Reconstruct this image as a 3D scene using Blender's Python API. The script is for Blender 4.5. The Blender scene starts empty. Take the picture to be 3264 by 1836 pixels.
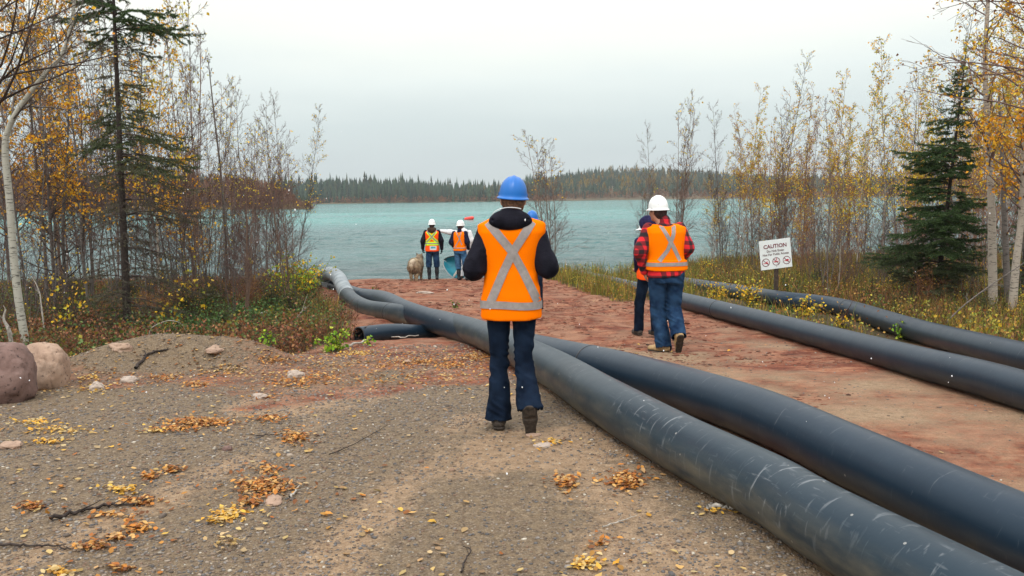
import bpy, math, random
import numpy as np
from mathutils import Vector, Matrix, Euler
from mathutils.bvhtree import BVHTree
R = math.radians
scene = bpy.context.scene
col = scene.collection

# ------------------------------------------------------------------ camera
CAMZ = 1.6
PITCH, ROLL = 5.95, -0.72
cd = bpy.data.cameras.new("camera")
cam = bpy.data.objects.new("camera", cd)
col.objects.link(cam)
CM = Matrix.Translation((0, 0, CAMZ)) @ Matrix.Rotation(R(90 - PITCH), 4, 'X') @ Matrix.Rotation(R(ROLL), 4, 'Z')
cam.matrix_world = CM
cd.sensor_width = 36
cd.lens = 31.0
cd.clip_start = 0.05
cd.clip_end = 6000
scene.camera = cam
FPX = 2811.0

# ------------------------------------------------------------------ world: overcast sky over a thin clear-sky base
world = bpy.data.worlds.new("World")
scene.world = world
world.use_nodes = True
nt = world.node_tree
nt.nodes.clear()
SUN_EL, SUN_ROT = 52, 200
wo = nt.nodes.new('ShaderNodeOutputWorld')
bg = nt.nodes.new('ShaderNodeBackground')
sky = nt.nodes.new('ShaderNodeTexSky')
sky.sky_type = 'NISHITA'
sky.sun_disc = False
sky.sun_elevation = R(SUN_EL)
sky.sun_rotation = R(SUN_ROT)
skm = nt.nodes.new('ShaderNodeVectorMath'); skm.operation = 'SCALE'; skm.inputs['Scale'].default_value = 0.10
nt.links.new(sky.outputs[0], skm.inputs[0])
tc = nt.nodes.new('ShaderNodeTexCoord')
sep = nt.nodes.new('ShaderNodeSeparateXYZ')
nt.links.new(tc.outputs['Generated'], sep.inputs[0])
wn = nt.nodes.new('ShaderNodeTexNoise')
wn.inputs['Scale'].default_value = 2.2
wn.inputs['Detail'].default_value = 4
mp = nt.nodes.new('ShaderNodeMapping')
mp.inputs['Scale'].default_value = (1, 1, 5)
nt.links.new(tc.outputs['Generated'], mp.inputs[0])
nt.links.new(mp.outputs[0], wn.inputs[0])
ma = nt.nodes.new('ShaderNodeMath'); ma.operation = 'MULTIPLY_ADD'
ma.inputs[1].default_value = 0.09
nt.links.new(wn.outputs[0], ma.inputs[0])
nt.links.new(sep.outputs['Z'], ma.inputs[2])
cr = nt.nodes.new('ShaderNodeValToRGB')
e = cr.color_ramp.elements
e[0].position = 0.02; e[0].color = (0.466, 0.519, 0.530, 1)
e[1].position = 1.0; e[1].color = (1, 1, 1, 1)
for p, c in ((0.075, (0.488, 0.551, 0.567, 1)), (0.125, (0.567, 0.636, 0.636, 1)), (0.18, (0.732, 0.789, 0.761, 1)), (0.24, (0.916, 0.922, 0.836, 1)), (0.4, (1.012, 1.001, 0.946, 1))):
    n = e.new(p); n.color = c
nt.links.new(ma.outputs[0], cr.inputs[0])
# an overcast sky is brighter overhead than at the horizon
mr = nt.nodes.new('ShaderNodeMapRange')
mr.inputs['From Min'].default_value = 0.25; mr.inputs['From Max'].default_value = 1.0
mr.inputs['To Min'].default_value = 1.0; mr.inputs['To Max'].default_value = 2.0
nt.links.new(sep.outputs['Z'], mr.inputs[0])
sc = nt.nodes.new('ShaderNodeVectorMath'); sc.operation = 'SCALE'
nt.links.new(cr.outputs[0], sc.inputs[0]); nt.links.new(mr.outputs[0], sc.inputs['Scale'])
mx = nt.nodes.new('ShaderNodeMix'); mx.data_type = 'RGBA'
mx.inputs[0].default_value = 0.93
nt.links.new(skm.outputs[0], mx.inputs[6]); nt.links.new(sc.outputs[0], mx.inputs[7])
nt.links.new(mx.outputs[2], bg.inputs[0])
bg.inputs[1].default_value = 1.0
nt.links.new(bg.outputs[0], wo.inputs[0])

sl = bpy.data.lights.new("sun", 'SUN')
sl.energy = 1.3; sl.angle = R(16); sl.color = (1, 0.97, 0.92)
so = bpy.data.objects.new("sun", sl); col.objects.link(so)
az = R(SUN_ROT)
sd = Vector((math.sin(az) * math.cos(R(SUN_EL)), math.cos(az) * math.cos(R(SUN_EL)), math.sin(R(SUN_EL))))
so.rotation_euler = (-sd).to_track_quat('-Z', 'Y').to_euler()

scene.view_settings.view_transform = 'Standard'
scene.view_settings.look = 'None'
scene.view_settings.exposure = 0.32
scene.view_settings.gamma = 1
scene.render.film_transparent = False

# ------------------------------------------------------------------ helpers
def hsh(ix, iy, iz, seed):
    n = (ix.astype(np.int64) * 374761393 + iy.astype(np.int64) * 668265263 + iz.astype(np.int64) * 1274126177 + seed * 974711) & 0x7fffffff
    n = ((n ^ (n >> 13)) * 1274126177) & 0x7fffffff
    n = (n ^ (n >> 16)) & 0x7fffffff
    return n / float(0x7fffffff)

def vnoise(x, y, z=None, seed=0):
    x = np.asarray(x, float); y = np.asarray(y, float)
    z = np.zeros_like(x) if z is None else np.asarray(z, float)
    ix, iy, iz = np.floor(x), np.floor(y), np.floor(z)
    fx, fy, fz = x - ix, y - iy, z - iz
    u, v, w = fx * fx * (3 - 2 * fx), fy * fy * (3 - 2 * fy), fz * fz * (3 - 2 * fz)
    r = 0
    for a in (0, 1):
        for b in (0, 1):
            for c in (0, 1):
                wt = (u if a else 1 - u) * (v if b else 1 - v) * (w if c else 1 - w)
                r = r + wt * hsh(ix + a, iy + b, iz + c, seed)
    return r * 2 - 1

def fbm(x, y, z=None, seed=0, oct=4):
    r = 0; a = 0.5; f = 1.0
    for o in range(oct):
        r = r + a * vnoise(x * f, y * f, None if z is None else z * f, seed + o * 17)
        a *= 0.5; f *= 2.03
    return r

def sstep(a, b, x):
    t = np.clip((np.asarray(x, float) - a) / (b - a), 0, 1)
    return t * t * (3 - 2 * t)

WATER = -1.15
SHX = [-30, -8, -4, 2, 5, 10, 30]
SHY = [25.5, 26.6, 28.4, 28.4, 30.5, 33, 35]
def shore(x):
    return np.interp(x, SHX, SHY) + 0.35 * vnoise(x * 0.9, x * 0 + 3.1, seed=5)
# world x of the pipes as a function of y (also borders of the areas)
AY = [3.0, 5, 7.75, 10.6, 12.6, 14.8, 19.2, 24, 30]; AX = [1.55, .97, .3, -.35, -1.05, -2.0, -3.6, -5.0, -7]
DY = [4, 8.2, 11.8, 14.1, 16.2, 22, 30]; DX = [4.2, 4.8, 5.3, 5.4, 4.9, 4.4, 3.0]
CY = [4, 6.3, 9.7, 15.8, 20.8, 25, 30]; CX = [3.7, 3.6, 3.45, 3.2, 2.9, 2.4, 1.6]
def left_veg(x, y):
    """1 = overgrown ground left of the pipes"""
    n = 0.5 * vnoise(x * 0.9, y * 0.9, seed=21) + .2 * vnoise(x * 3, y * 3, seed=22)
    edge = np.interp(y, [8, 9.5, 10.5, 12, 14.8, 19, 24, 30], [-5.2, -4.6, -2.5, -2.3, -2.9, -4.3, -5.3, -6.5])
    m = sstep(0.25, -0.25, x - edge - n * .5) * sstep(9.3, 10.3, y + n * .4 + np.where(x < -4.6, 1.6, 0))
    return m
def right_veg(x, y):
    n = 0.5 * vnoise(x * 0.9, y * 0.9, seed=31) + .2 * vnoise(x * 3, y * 3, seed=32)
    d = np.interp(y, DY, DX); c = np.interp(y, CY, CX)
    m = sstep(0.0, 0.4, x - d - .1 + n * .2)
    m = np.maximum(m, 0.9 * sstep(c + .1, c + .5, x) * sstep(9.5, 12.5, y + n * 2))
    m = np.maximum(m, 0.95 * sstep(16.5, 20, y + n * 1.5) * sstep(0.6 + (27 - y) * .12, 1.3 + (27 - y) * .12, x + n * .4))
    return m
def G(x, y):
    x = np.asarray(x, float); y = np.asarray(y, float)
    z = np.interp(y, [-10, 6, 8, 10.5, 14, 20, 27, 2000], [0, 0, -.1, -.26, -.4, -.64, -.86, -.9])
    for cx, cy, sx, sy, h in ((-3.75, 9.4, .62, .42, .34), (-2.95, 9.55, .5, .4, .22), (-4.35, 9.1, .4, .4, .14), (-5.3, 8.7, .9, .5, .1),
                              (-1.85, 13.0, .95, .8, -.2)):
        z = z + h * np.exp(-((x - cx) / sx) ** 2 - ((y - cy) / sy) ** 2)
    lv = left_veg(x, y); rv = right_veg(x, y)
    z = z + (lv + rv) * 0.07 * fbm(x * .8, y * .8, seed=3)
    # tyre ruts and churned mud on the track
    road = (1 - np.maximum(lv, rv))
    mid = sstep(7.0, 13, y) * sstep(27, 23, y)
    rd = x + 0.10 * (y - 12) + .25 * np.sin(y * .35)
    rut = sum(np.exp(-((rd - c) / .16) ** 2) for c in (0.15, 1.75, 1.0, 2.35))
    z = z - road * mid * 0.035 * rut * (0.7 + .5 * vnoise(x * 2, y * 2, seed=8))
    z = z + road * mid * (0.045 * fbm(x * 2.2 + 3, y * 2.9, seed=9) + .014 * fbm(x * 7, y * 8, seed=10, oct=2))
    z = z + road * 0.012 * fbm(x * 2.3, y * 2.3, seed=12)
    sy_ = shore(x)
    t = np.clip((y - (sy_ - 2.0)) / 2.0, 0, 1)
    z = np.where(y > sy_ - 2.0, z * (1 - t * t) + t * t * (WATER), z)
    z = np.where(y > sy_, WATER - np.minimum((y - sy_) * .2, 2.5), z)
    return z

def cam_ray(px, py):
    d = Vector(((px - 1632) / FPX, -(py - 918) / FPX, -1.0))
    return (CM.to_3x3() @ d).normalized()
def at_ground(px, py, dz=0.0):
    """the ground point seen at a place of the photograph (dz: height over the ground)"""
    d = cam_ray(px, py)
    t = np.linspace(1.5, 60, 4000)
    xs, ys_, zs = d.x * t, d.y * t, CAMZ + d.z * t
    g = G(xs, ys_) + dz
    k = int(np.argmax(zs < g))
    if zs[k] >= g[k]: k = len(t) - 1
    return Vector((xs[k], ys_[k], float(G(xs[k], ys_[k]))))
def at_depth(px, py, Y):
    d = cam_ray(px, py)
    return Vector((0, 0, CAMZ)) + d * (Y / d.y)
def gz(x, y):
    return float(G(x, y))

def tag(o, label=None, cat=None, group=None, kind=None):
    if label: o['label'] = label
    if cat: o['category'] = cat
    if group: o['group'] = group
    if kind: o['kind'] = kind
    return o
def empty(name, loc=(0, 0, 0), rz=0.0, parent=None):
    o = bpy.data.objects.new(name, None)
    col.objects.link(o)
    o.location = loc; o.rotation_euler = (0, 0, rz)
    o.empty_display_size = .2
    if parent: o.parent = parent
    return o
def mesh_obj(name, V, F, mats=(), parent=None, mi=None, smooth=False, colr=None, uv=None):
    """V (n,3); F list/array of faces (n,3) or (n,4) arrays or python lists"""
    me = bpy.data.meshes.new(name)
    V = np.asarray(V, float)
    if isinstance(F, (list, tuple)) and len(F) and isinstance(F[0], np.ndarray) and F[0].ndim == 2:
        groups = [f for f in F if len(f)]
    elif isinstance(F, np.ndarray):
        groups = [F]
    else:
        groups = None
    if groups is None:
        me.from_pydata([tuple(v) for v in V], [], [tuple(f) for f in F])
    else:
        tot = sum(len(g) for g in groups)
        loops = np.concatenate([g.ravel() for g in groups]).astype(np.int32)
        sizes = np.concatenate([np.full(len(g), g.shape[1]) for g in groups])
        starts = np.concatenate([[0], np.cumsum(sizes)[:-1]]).astype(np.int32)
        me.vertices.add(len(V)); me.vertices.foreach_set('co', V.ravel().astype(np.float32))
        me.loops.add(len(loops)); me.loops.foreach_set('vertex_index', loops)
        me.polygons.add(tot); me.polygons.foreach_set('loop_start', starts)
    if uv is not None:
        ul = me.uv_layers.new(name='UVMap')
        li = np.empty(len(me.loops), np.int32); me.loops.foreach_get('vertex_index', li)
        ul.data.foreach_set('uv', np.asarray(uv, np.float32)[li].ravel())
    if colr is not None:
        a = me.color_attributes.new('Col', 'FLOAT_COLOR', 'POINT')
        c = np.ones((len(V), 4), np.float32); c[:, :3] = colr
        a.data.foreach_set('color', c.ravel())
    for m in mats if isinstance(mats, (list, tuple)) else (mats,):
        me.materials.append(m)
    if mi is not None:
        me.polygons.foreach_set('material_index', np.asarray(mi, np.int32))
    if smooth:
        me.polygons.foreach_set('use_smooth', np.ones(len(me.polygons), bool))
    me.validate() if groups is None else None
    me.update(calc_edges=True)
    o = bpy.data.objects.new(name, me)
    col.objects.link(o)
    if parent: o.parent = parent
    return o

# ------------------------------------------------------------------ materials
def mat(name, color=(.5, .5, .5), rough=.8, var=0.0, vscale=8, bump=0.0, bscale=40, spec=.3, metal=0, attr=False, detail=4,
        color2=None, trans=0.0, coord='Object'):
    m = bpy.data.materials.new(name); m.use_nodes = True
    t = m.node_tree; b = t.nodes['Principled BSDF']
    b.inputs['Roughness'].default_value = rough
    b.inputs['Specular IOR Level'].default_value = spec
    b.inputs['Metallic'].default_value = metal
    b.inputs['Base Color'].default_value = (*color, 1)
    out = None
    tcn = t.nodes.new('ShaderNodeTexCoord')
    if attr:
        a = t.nodes.new('ShaderNodeAttribute'); a.attribute_name = 'Col'; out = a.outputs['Color']
    if var > 0 or color2:
        n = t.nodes.new('ShaderNodeTexNoise'); n.inputs['Scale'].default_value = vscale; n.inputs['Detail'].default_value = detail
        t.links.new(tcn.outputs[coord], n.inputs[0])
        r = t.nodes.new('ShaderNodeValToRGB')
        r.color_ramp.elements[0].position = .36; r.color_ramp.elements[1].position = .64
        c1 = tuple(c * (1 - var) for c in color); c2 = color2 or tuple(min(1, c * (1 + var)) for c in color)
        r.color_ramp.elements[0].color = (*c1, 1); r.color_ramp.elements[1].color = (*c2, 1)
        t.links.new(n.outputs[0], r.inputs[0])
        if out is None:
            out = r.outputs[0]
        else:
            r.color_ramp.elements[0].color = (1 - var,) * 3 + (1,); r.color_ramp.elements[1].color = (1 + var,) * 3 + (1,)
            mm = t.nodes.new('ShaderNodeMix'); mm.data_type = 'RGBA'; mm.blend_type = 'MULTIPLY'; mm.inputs[0].default_value = 1
            t.links.new(out, mm.inputs[6]); t.links.new(r.outputs[0], mm.inputs[7]); out = mm.outputs[2]
    if out is not None:
        t.links.new(out, b.inputs['Base Color'])
    if bump > 0:
        n = t.nodes.new('ShaderNodeTexNoise'); n.inputs['Scale'].default_value = bscale; n.inputs['Detail'].default_value = 5
        t.links.new(tcn.outputs[coord], n.inputs[0])
        bp = t.nodes.new('ShaderNodeBump'); bp.inputs['Strength'].default_value = bump; bp.inputs['Distance'].default_value = .01
        t.links.new(n.outputs[0], bp.inputs['Height']); t.links.new(bp.outputs[0], b.inputs['Normal'])
    if trans > 0:
        tr = t.nodes.new('ShaderNodeBsdfTranslucent'); ms = t.nodes.new('ShaderNodeMixShader'); ms.inputs[0].default_value = trans
        if out is not None: t.links.new(out, tr.inputs[0])
        else: tr.inputs[0].default_value = (*color, 1)
        t.links.new(b.outputs[0], ms.inputs[1]); t.links.new(tr.outputs[0], ms.inputs[2])
        t.links.new(ms.outputs[0], t.nodes['Material Output'].inputs[0])
    return m

class NB:
    """tiny node builder"""
    def __init__(s, m): s.t = m.node_tree; s.n = s.t.nodes; s.l = s.t.links
    def new(s, typ, **kw):
        n = s.n.new(typ)
        for k, v in kw.items(): setattr(n, k, v)
        return n
    def link(s, a, b): s.l.new(a, b)
    def noise(s, vec, scale, detail=4, rough=.5, dist=0):
        n = s.new('ShaderNodeTexNoise'); n.inputs['Scale'].default_value = scale; n.inputs['Detail'].default_value = detail
        n.inputs['Roughness'].default_value = rough; n.inputs['Distortion'].default_value = dist
        if vec is not None: s.link(vec, n.inputs[0])
        return n.outputs[0]
    def ramp(s, fac, stops):
        r = s.new('ShaderNodeValToRGB'); e = r.color_ramp.elements
        e[0].position = stops[0][0]; e[0].color = (*stops[0][1], 1) if len(stops[0][1]) == 3 else stops[0][1]
        e[1].position = stops[-1][0]; e[1].color = (*stops[-1][1], 1)
        for p, c in stops[1:-1]:
            q = e.new(p); q.color = (*c, 1)
        s.link(fac, r.inputs[0]); return r.outputs[0]
    def mix(s, f, a, b, mode='MIX'):
        m = s.new('ShaderNodeMix', data_type='RGBA', blend_type=mode)
        for v, i in ((f, 0), (a, 6), (b, 7)):
            if isinstance(v, (int, float)): m.inputs[i].default_value = v
            elif isinstance(v, tuple): m.inputs[i].default_value = (*v, 1)
            else: s.link(v, m.inputs[i])
        return m.outputs[2]
    def math(s, op, a, b=None, c=None):
        m = s.new('ShaderNodeMath', operation=op)
        for i, v in enumerate((a, b, c)):
            if v is None: continue
            if isinstance(v, (int, float)): m.inputs[i].default_value = v
            else: s.link(v, m.inputs[i])
        return m.outputs[0]
    def mapping(s, vec, scale=(1, 1, 1), rot=(0, 0, 0), loc=(0, 0, 0)):
        m = s.new('ShaderNodeMapping'); m.inputs['Scale'].default_value = scale; m.inputs['Rotation'].default_value = rot
        m.inputs['Location'].default_value = loc
        s.link(vec, m.inputs[0]); return m.outputs[0]
    def bump(s, h, strength, dist=.01, normal=None):
        b = s.new('ShaderNodeBump'); b.inputs['Strength'].default_value = strength; b.inputs['Distance'].default_value = dist
        s.link(h, b.inputs['Height'])
        if normal is not None: s.link(normal, b.inputs['Normal'])
        return b.outputs[0]

# ------------------------------------------------------------------ ground
def build_ground():
    ysv = np.concatenate([np.linspace(-12, 2.4, 20)[:-1], np.arange(2.4, 9, .045), np.arange(9, 16, .07), np.arange(16, 36, .14),
                          np.geomspace(36, 1500, 26)])
    xp = np.concatenate([np.arange(0, 5, .05), np.arange(5, 12, .11), np.arange(12, 30, .4), np.geomspace(30, 1500, 22)])
    xsv = np.concatenate([-xp[1:][::-1], xp])
    X, Y = np.meshgrid(xsv, ysv)
    Z = G(X, Y)
    nx, ny = len(xsv), len(ysv)
    V = np.stack([X.ravel(), Y.ravel(), Z.ravel()], 1)
    i = np.arange(nx * ny).reshape(ny, nx)
    F = np.stack([i[:-1, :-1].ravel(), i[:-1, 1:].ravel(), i[1:, 1:].ravel(), i[1:, :-1].ravel()], 1)
    x, y = V[:, 0], V[:, 1]
    n1 = fbm(x * .55, y * .55, seed=40); n2 = fbm(x * 1.6, y * 1.6, seed=41); n3 = fbm(x * .3, y * .5, seed=44)
    veg = np.maximum(left_veg(x, y), right_veg(x, y))
    # red mud amount
    a = np.interp(y, AY, AX)
    leftside = sstep(0.1, -0.3, x - a)
    red = sstep(7.6, 10.5, y + n1 * 2.4) * (1 - .0 * leftside)
    red = np.where(leftside < .5, sstep(5.0, 13.0, y + n2 * 4 + n1 * 5), red)
    red = np.maximum(red, leftside * sstep(6.7, 8.0, y + n1 * 1.6 + n2 - .25 * np.clip(x + 3, -2, 2)) * (.42 + .5 * np.clip(n2 + .3, 0, 1)))
    # grey gravel heap
    heap = np.exp(-((x + 3.8) / .95) ** 2 - ((y - 9.2) / .6) ** 2)
    red = red * (1 - .85 * np.clip(heap * 1.5, 0, 1) * np.clip(.9 + n2, 0, 1))
    # tan sand
    tan = (1 - leftside) * sstep(13.5, 6.0, y + n2 * 4.0 + n1 * 5) * .85
    tan = np.maximum(tan, leftside * np.clip(sstep(.12, .38, n1 + .25 * n2) * .9, 0, 1) * sstep(10, 7, y))
    tan = np.maximum(tan, leftside * np.exp(-((x - np.interp(y, [2, 6], [1.2, .15])) / .45) ** 2) * sstep(7, 5, y) * .8 * (0.6 + n2))
    # wheel tracks worn into the gravel: long pale swaths
    for x0, y0, x1, y1, w_ in ((-2.6, 2.4, -.9, 8.0, .20), (-1.2, 2.2, .0, 7.5, .22), (.3, 2.3, .55, 5.0, .25)):
        q = (x - (x0 + (x1 - x0) * (y - y0) / (y1 - y0)) + .12 * n1) / w_
        tan = np.maximum(tan, leftside * np.exp(-q * q) * (.55 + n2) * sstep(9, 7, y))
    red = np.maximum(red, (1 - leftside) * np.clip(.50 + .5 * n1 + .5 * n2, 0, 1))
    C = np.stack([np.clip(red, 0, 1), np.clip(tan, 0, 1), veg], 1)
    m = bpy.data.materials.new('ground'); m.use_nodes = True
    b = NB(m); P = m.node_tree.nodes['Principled BSDF']
    tcn = b.new('ShaderNodeTexCoord').outputs['Object']
    at = b.new('ShaderNodeAttribute'); at.attribute_name = 'Col'
    sp = b.new('ShaderNodeSeparateColor'); b.link(at.outputs['Color'], sp.inputs[0])
    fine = b.noise(tcn, 95, 6, .7); mid = b.noise(tcn, 14, 5, .65); big = b.noise(tcn, 2.2, 5, .6)
    vor = b.new('ShaderNodeTexVoronoi'); vor.inputs['Scale'].default_value = 105; b.link(tcn, vor.inputs[0])
    vor2 = b.new('ShaderNodeTexVoronoi'); vor2.inputs['Scale'].default_value = 58; b.link(tcn, vor2.inputs[0])
    vc = b.new('ShaderNodeSeparateColor'); b.link(vor.outputs['Color'], vc.inputs[0])
    vc2 = b.new('ShaderNodeSeparateColor'); b.link(vor2.outputs['Color'], vc2.inputs[0])
    stone = b.ramp(vc.outputs[0], [(0, (.06, .048, .040)), (.35, (.15, .112, .080)), (.6, (.195, .145, .100)), (.85, (.21, .185, .16)), (1, (.42, .36, .29))])
    stone2 = b.ramp(vc2.outputs[1], [(0, (.07, .062, .06)), (.5, (.17, .125, .085)), (.85, (.18, .165, .15)), (1, (.38, .33, .26))])
    gravel = b.mix(.38, stone, stone2); gravel = b.mix(1.0, gravel, (.88, .80, .70), 'MULTIPLY')
    gravel = b.mix(b.ramp(mid, [(.35, (0, 0, 0)), (.65, (1, 1, 1))]), gravel, b.mix(.6, gravel, (.24, .175, .105)))
    streak = b.noise(b.mapping(tcn, (1.2, 1.7, 1), (0, 0, .25)), 2.6, 8, .78, .2)
    redc = b.ramp(streak, [(.34, (.050, .013, .008)), (.45, (.145, .038, .018)), (.54, (.245, .080, .040)), (.64, (.37, .18, .10))])
    redc = b.mix(b.ramp(big, [(.42, (0, 0, 0)), (.60, (.9, .9, .9))]), redc, b.mix(.6, redc, (.32, .19, .12)))
    tanc = b.ramp(mid, [(.25, (.18, .115, .062)), (.5, (.33, .215, .125)), (.75, (.46, .325, .20))])
    tanc = b.mix(.25, tanc, stone)
    vegc = b.ramp(mid, [(.25, (.020, .013, .008)), (.45, (.075, .040, .018)), (.6, (.055, .055, .016)), (.78, (.14, .085, .03))])
    def edge(chan, w=.9):
        s_ = b.math('ADD', chan, b.math('MULTIPLY', b.math('SUBTRACT', mid, .5), w))
        return b.ramp(s_, [(.25, (0, 0, 0)), (.72, (1, 1, 1))])
    c = b.mix(edge(sp.outputs[1]), gravel, tanc)
    c = b.mix(edge(sp.outputs[0]), c, redc)
    c = b.mix(edge(sp.outputs[2], .6), c, vegc)
    spk = b.ramp(fine, [(.3, (.62, .62, .62)), (.5, (1, 1, 1)), (.72, (1.0, 1.0, 1.0))])
    c = b.mix(1.0, c, spk, 'MULTIPLY')
    b.link(c, P.inputs['Base Color'])
    P.inputs['Roughness'].default_value = .85
    P.inputs['Specular IOR Level'].default_value = .25
    h = b.math('ADD', b.math('MULTIPLY', vor.outputs['Distance'], -.45), b.math('MULTIPLY', fine, .8))
    n_ = b.bump(h, .8, .012)
    n_ = b.bump(mid, .75, .05, n_)
    b.link(n_, P.inputs['Normal'])
    o = mesh_obj('ground', V, F, [m], smooth=True, colr=C)
    tag(o, kind='structure')
    return o
build_ground()

# ------------------------------------------------------------------ lake
def build_water():
    m = bpy.data.materials.new('lake_water'); m.use_nodes = True
    b = NB(m); P = m.node_tree.nodes['Principled BSDF']
    tcn = b.new('ShaderNodeTexCoord').outputs['Object']
    P.inputs['Roughness'].default_value = .12
    P.inputs['IOR'].default_value = 1.33
    P.inputs['Specular IOR Level'].default_value = .36
    a1 = b.noise(b.mapping(tcn, (.55, 1.9, 1), (0, 0, .10)), 1.0, 5, .62, .6)
    a2 = b.noise(b.mapping(tcn, (1.0, 2.4, 1), (0, 0, -.15)), 3.4, 4, .6, .3)
    a3 = b.noise(b.mapping(tcn, (.35, 1.4, 1), (0, 0, .05)), .22, 4, .6)
    h = b.math('ADD', b.math('MULTIPLY', a1, .9), b.math('MULTIPLY', a2, .20))
    h = b.math('ADD', h, b.math('MULTIPLY', a3, 1.0))
    b.link(b.bump(h, .9, .25), P.inputs['Normal'])
    # silty green-blue lake, wind patches; near colour painted darker and greyer for sky reflection
    pt = b.noise(b.mapping(tcn, (.006, .022, 1)), 1.0, 4, .6)
    sx = b.new('ShaderNodeSeparateXYZ'); b.link(tcn, sx.inputs[0])
    dp = b.new('ShaderNodeMapRange'); dp.inputs[1].default_value = 30; dp.inputs[2].default_value = 110
    b.link(sx.outputs[1], dp.inputs[0])
    offshore = b.ramp(pt, [(.3, (.002, .09, .10)), (.5, (.006, .165, .16)), (.7, (.022, .25, .225))])
    near = b.ramp(a3, [(.3, (.012, .036, .042)), (.7, (.032, .095, .098))])
    b.link(b.mix(dp.outputs[0], near, offshore), P.inputs['Base Color'])
    # one sheet: fine wind ripples near the shore, coarser out on the lake
    ysv = np.concatenate([[20, 23], 25 * 1.0036 ** np.arange(0, 520), np.geomspace(168, 1490, 18)])
    u = np.concatenate([-np.geomspace(.7, 9, 10)[::-1], np.linspace(-.68, .68, 760), np.geomspace(.7, 9, 10)])
    Y, U = np.meshgrid(ysv, u, indexing='ij'); X = np.clip(U * Y, -1490, 1490) + U * 1e-3
    wx = X + .8 * vnoise(X * .3, Y * .3, seed=301); wy = Y + .12 * X + .8 * vnoise(X * .25, Y * .4, seed=302)
    H = .5 * (1 - np.abs(vnoise(wx * .75, wy * 1.5, seed=303)) * 2) + .32 * vnoise(wx * 1.7, wy * 3.6, seed=304) + .9 * vnoise(wx * .28, wy * .55, seed=305)
    gust = .65 + .5 * vnoise(X * .05, Y * .09, seed=306)
    Z = WATER + .066 * H * gust * np.interp(Y, [26, 32, 60, 150, 170], [.4, 1.2, 1.7, 1.8, 0]) * sstep(.7, .6, np.abs(U))
    i = np.arange(X.size).reshape(X.shape)
    F = np.stack([i[:-1, :-1].ravel(), i[:-1, 1:].ravel(), i[1:, 1:].ravel(), i[1:, :-1].ravel()], 1)
    o = mesh_obj('lake_water', np.stack([X.ravel(), Y.ravel(), Z.ravel()], 1), F, [m], smooth=True)
    tag(o, kind='structure')
build_water()
# ------------------------------------------------------------------ pipes
def pipe_mat(name, scuff):
    m = bpy.data.materials.new(name); m.use_nodes = True
    b = NB(m); P = m.node_tree.nodes['Principled BSDF']
    uv = b.new('ShaderNodeUVMap').outputs[0]
    ob = b.new('ShaderNodeTexCoord').outputs['Object']
    base = b.mix(b.noise(ob, 3, 4), (.006, .015, .028), (.010, .024, .042)) if scuff < .5 else b.mix(b.noise(ob, 2.5, 5), (.007, .017, .029), (.013, .028, .040))
    # chalky scratches running round and along the pipe
    s1 = b.noise(b.mapping(uv, (10, 2.2, 1), (0, 0, .5)), 3.0, 3, .55, .8)
    s1 = b.ramp(s1, [(.64 - .05 * scuff, (0, 0, 0)), (.70, (1, 1, 1))])
    s2 = b.noise(b.mapping(uv, (2.2, 16, 1), (0, 0, -.15)), 2.6, 4, .6, .3)
    s2 = b.ramp(s2, [(.64 - .05 * scuff, (0, 0, 0)), (.73, (1, 1, 1))])
    blot = b.ramp(b.noise(b.mapping(uv, (1, .7, 1)), 1.1, 3), [(.45, (0, 0, 0)), (.62, (1, 1, 1))])
    sc = b.math('MULTIPLY', b.math('ADD', s1, b.math('MULTIPLY', s2, .6)), blot)
    cl = b.math('MINIMUM', b.math('MULTIPLY', sc, .40 if scuff > .5 else .16), 1.0)
    c = b.mix(cl, base, (.40, .42, .44))
    # fine pale specks of dirt and sleet
    vo = b.new('ShaderNodeTexVoronoi'); vo.inputs['Scale'].default_value = 13; b.link(ob, vo.inputs[0])
    vs = b.new('ShaderNodeSeparateColor'); b.link(vo.outputs['Color'], vs.inputs[0])
    dot = b.math('LESS_THAN', vo.outputs['Distance'], b.math('MULTIPLY', b.math('GREATER_THAN', vs.outputs[0], .8), .085))
    c = b.mix(b.math('MULTIPLY', dot, .55), c, (.38, .37, .35))
    # dust and dried mud low on the flanks
    g = b.new('ShaderNodeSeparateXYZ'); b.link(uv, g.inputs[0])
    low = b.new('ShaderNodeMapRange'); low.inputs[1].default_value = .13 if scuff > .5 else .22; low.inputs[2].default_value = .42
    d_ = b.math('ABSOLUTE', b.math('SUBTRACT', g.outputs[1], 1.0))   # 0 on top, .5 at the underside
    b.link(d_, low.inputs[0])
    mud = b.math('MULTIPLY', low.outputs[0], b.ramp(b.noise(b.mapping(uv, (.9, 3, 1)), 2.2, 5, .65), [(.42, (.12, .12, .12)), (.66, (1, 1, 1))]))
    c = b.mix(b.math('MULTIPLY', mud, .9 if scuff > .5 else .4), c, (.22, .19, .13))
    b.link(c, P.inputs['Base Color'])
    ro = b.mix(b.noise(ob, 7, 5), (.34, .34, .34), (.46, .46, .46))
    b.link(b.mix(cl, ro, (.8, .8, .8)), P.inputs['Roughness'])
    P.inputs['Specular IOR Level'].default_value = .34; P.inputs['Specular Tint'].default_value = (.72, .86, 1, 1)
    b.link(b.bump(b.noise(ob, 22, 4), .12, .006), P.inputs['Normal'])
    return m
PM_scuff = pipe_mat('scuffed_polyethylene', 1.0)
PM_clean = pipe_mat('black_polyethylene', .15)
M_bead = mat('weld_bead', (.015, .018, .024), .4)
M_tape_w = mat('white_tape_patch', (.6, .6, .58), .6, var=.2)

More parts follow.
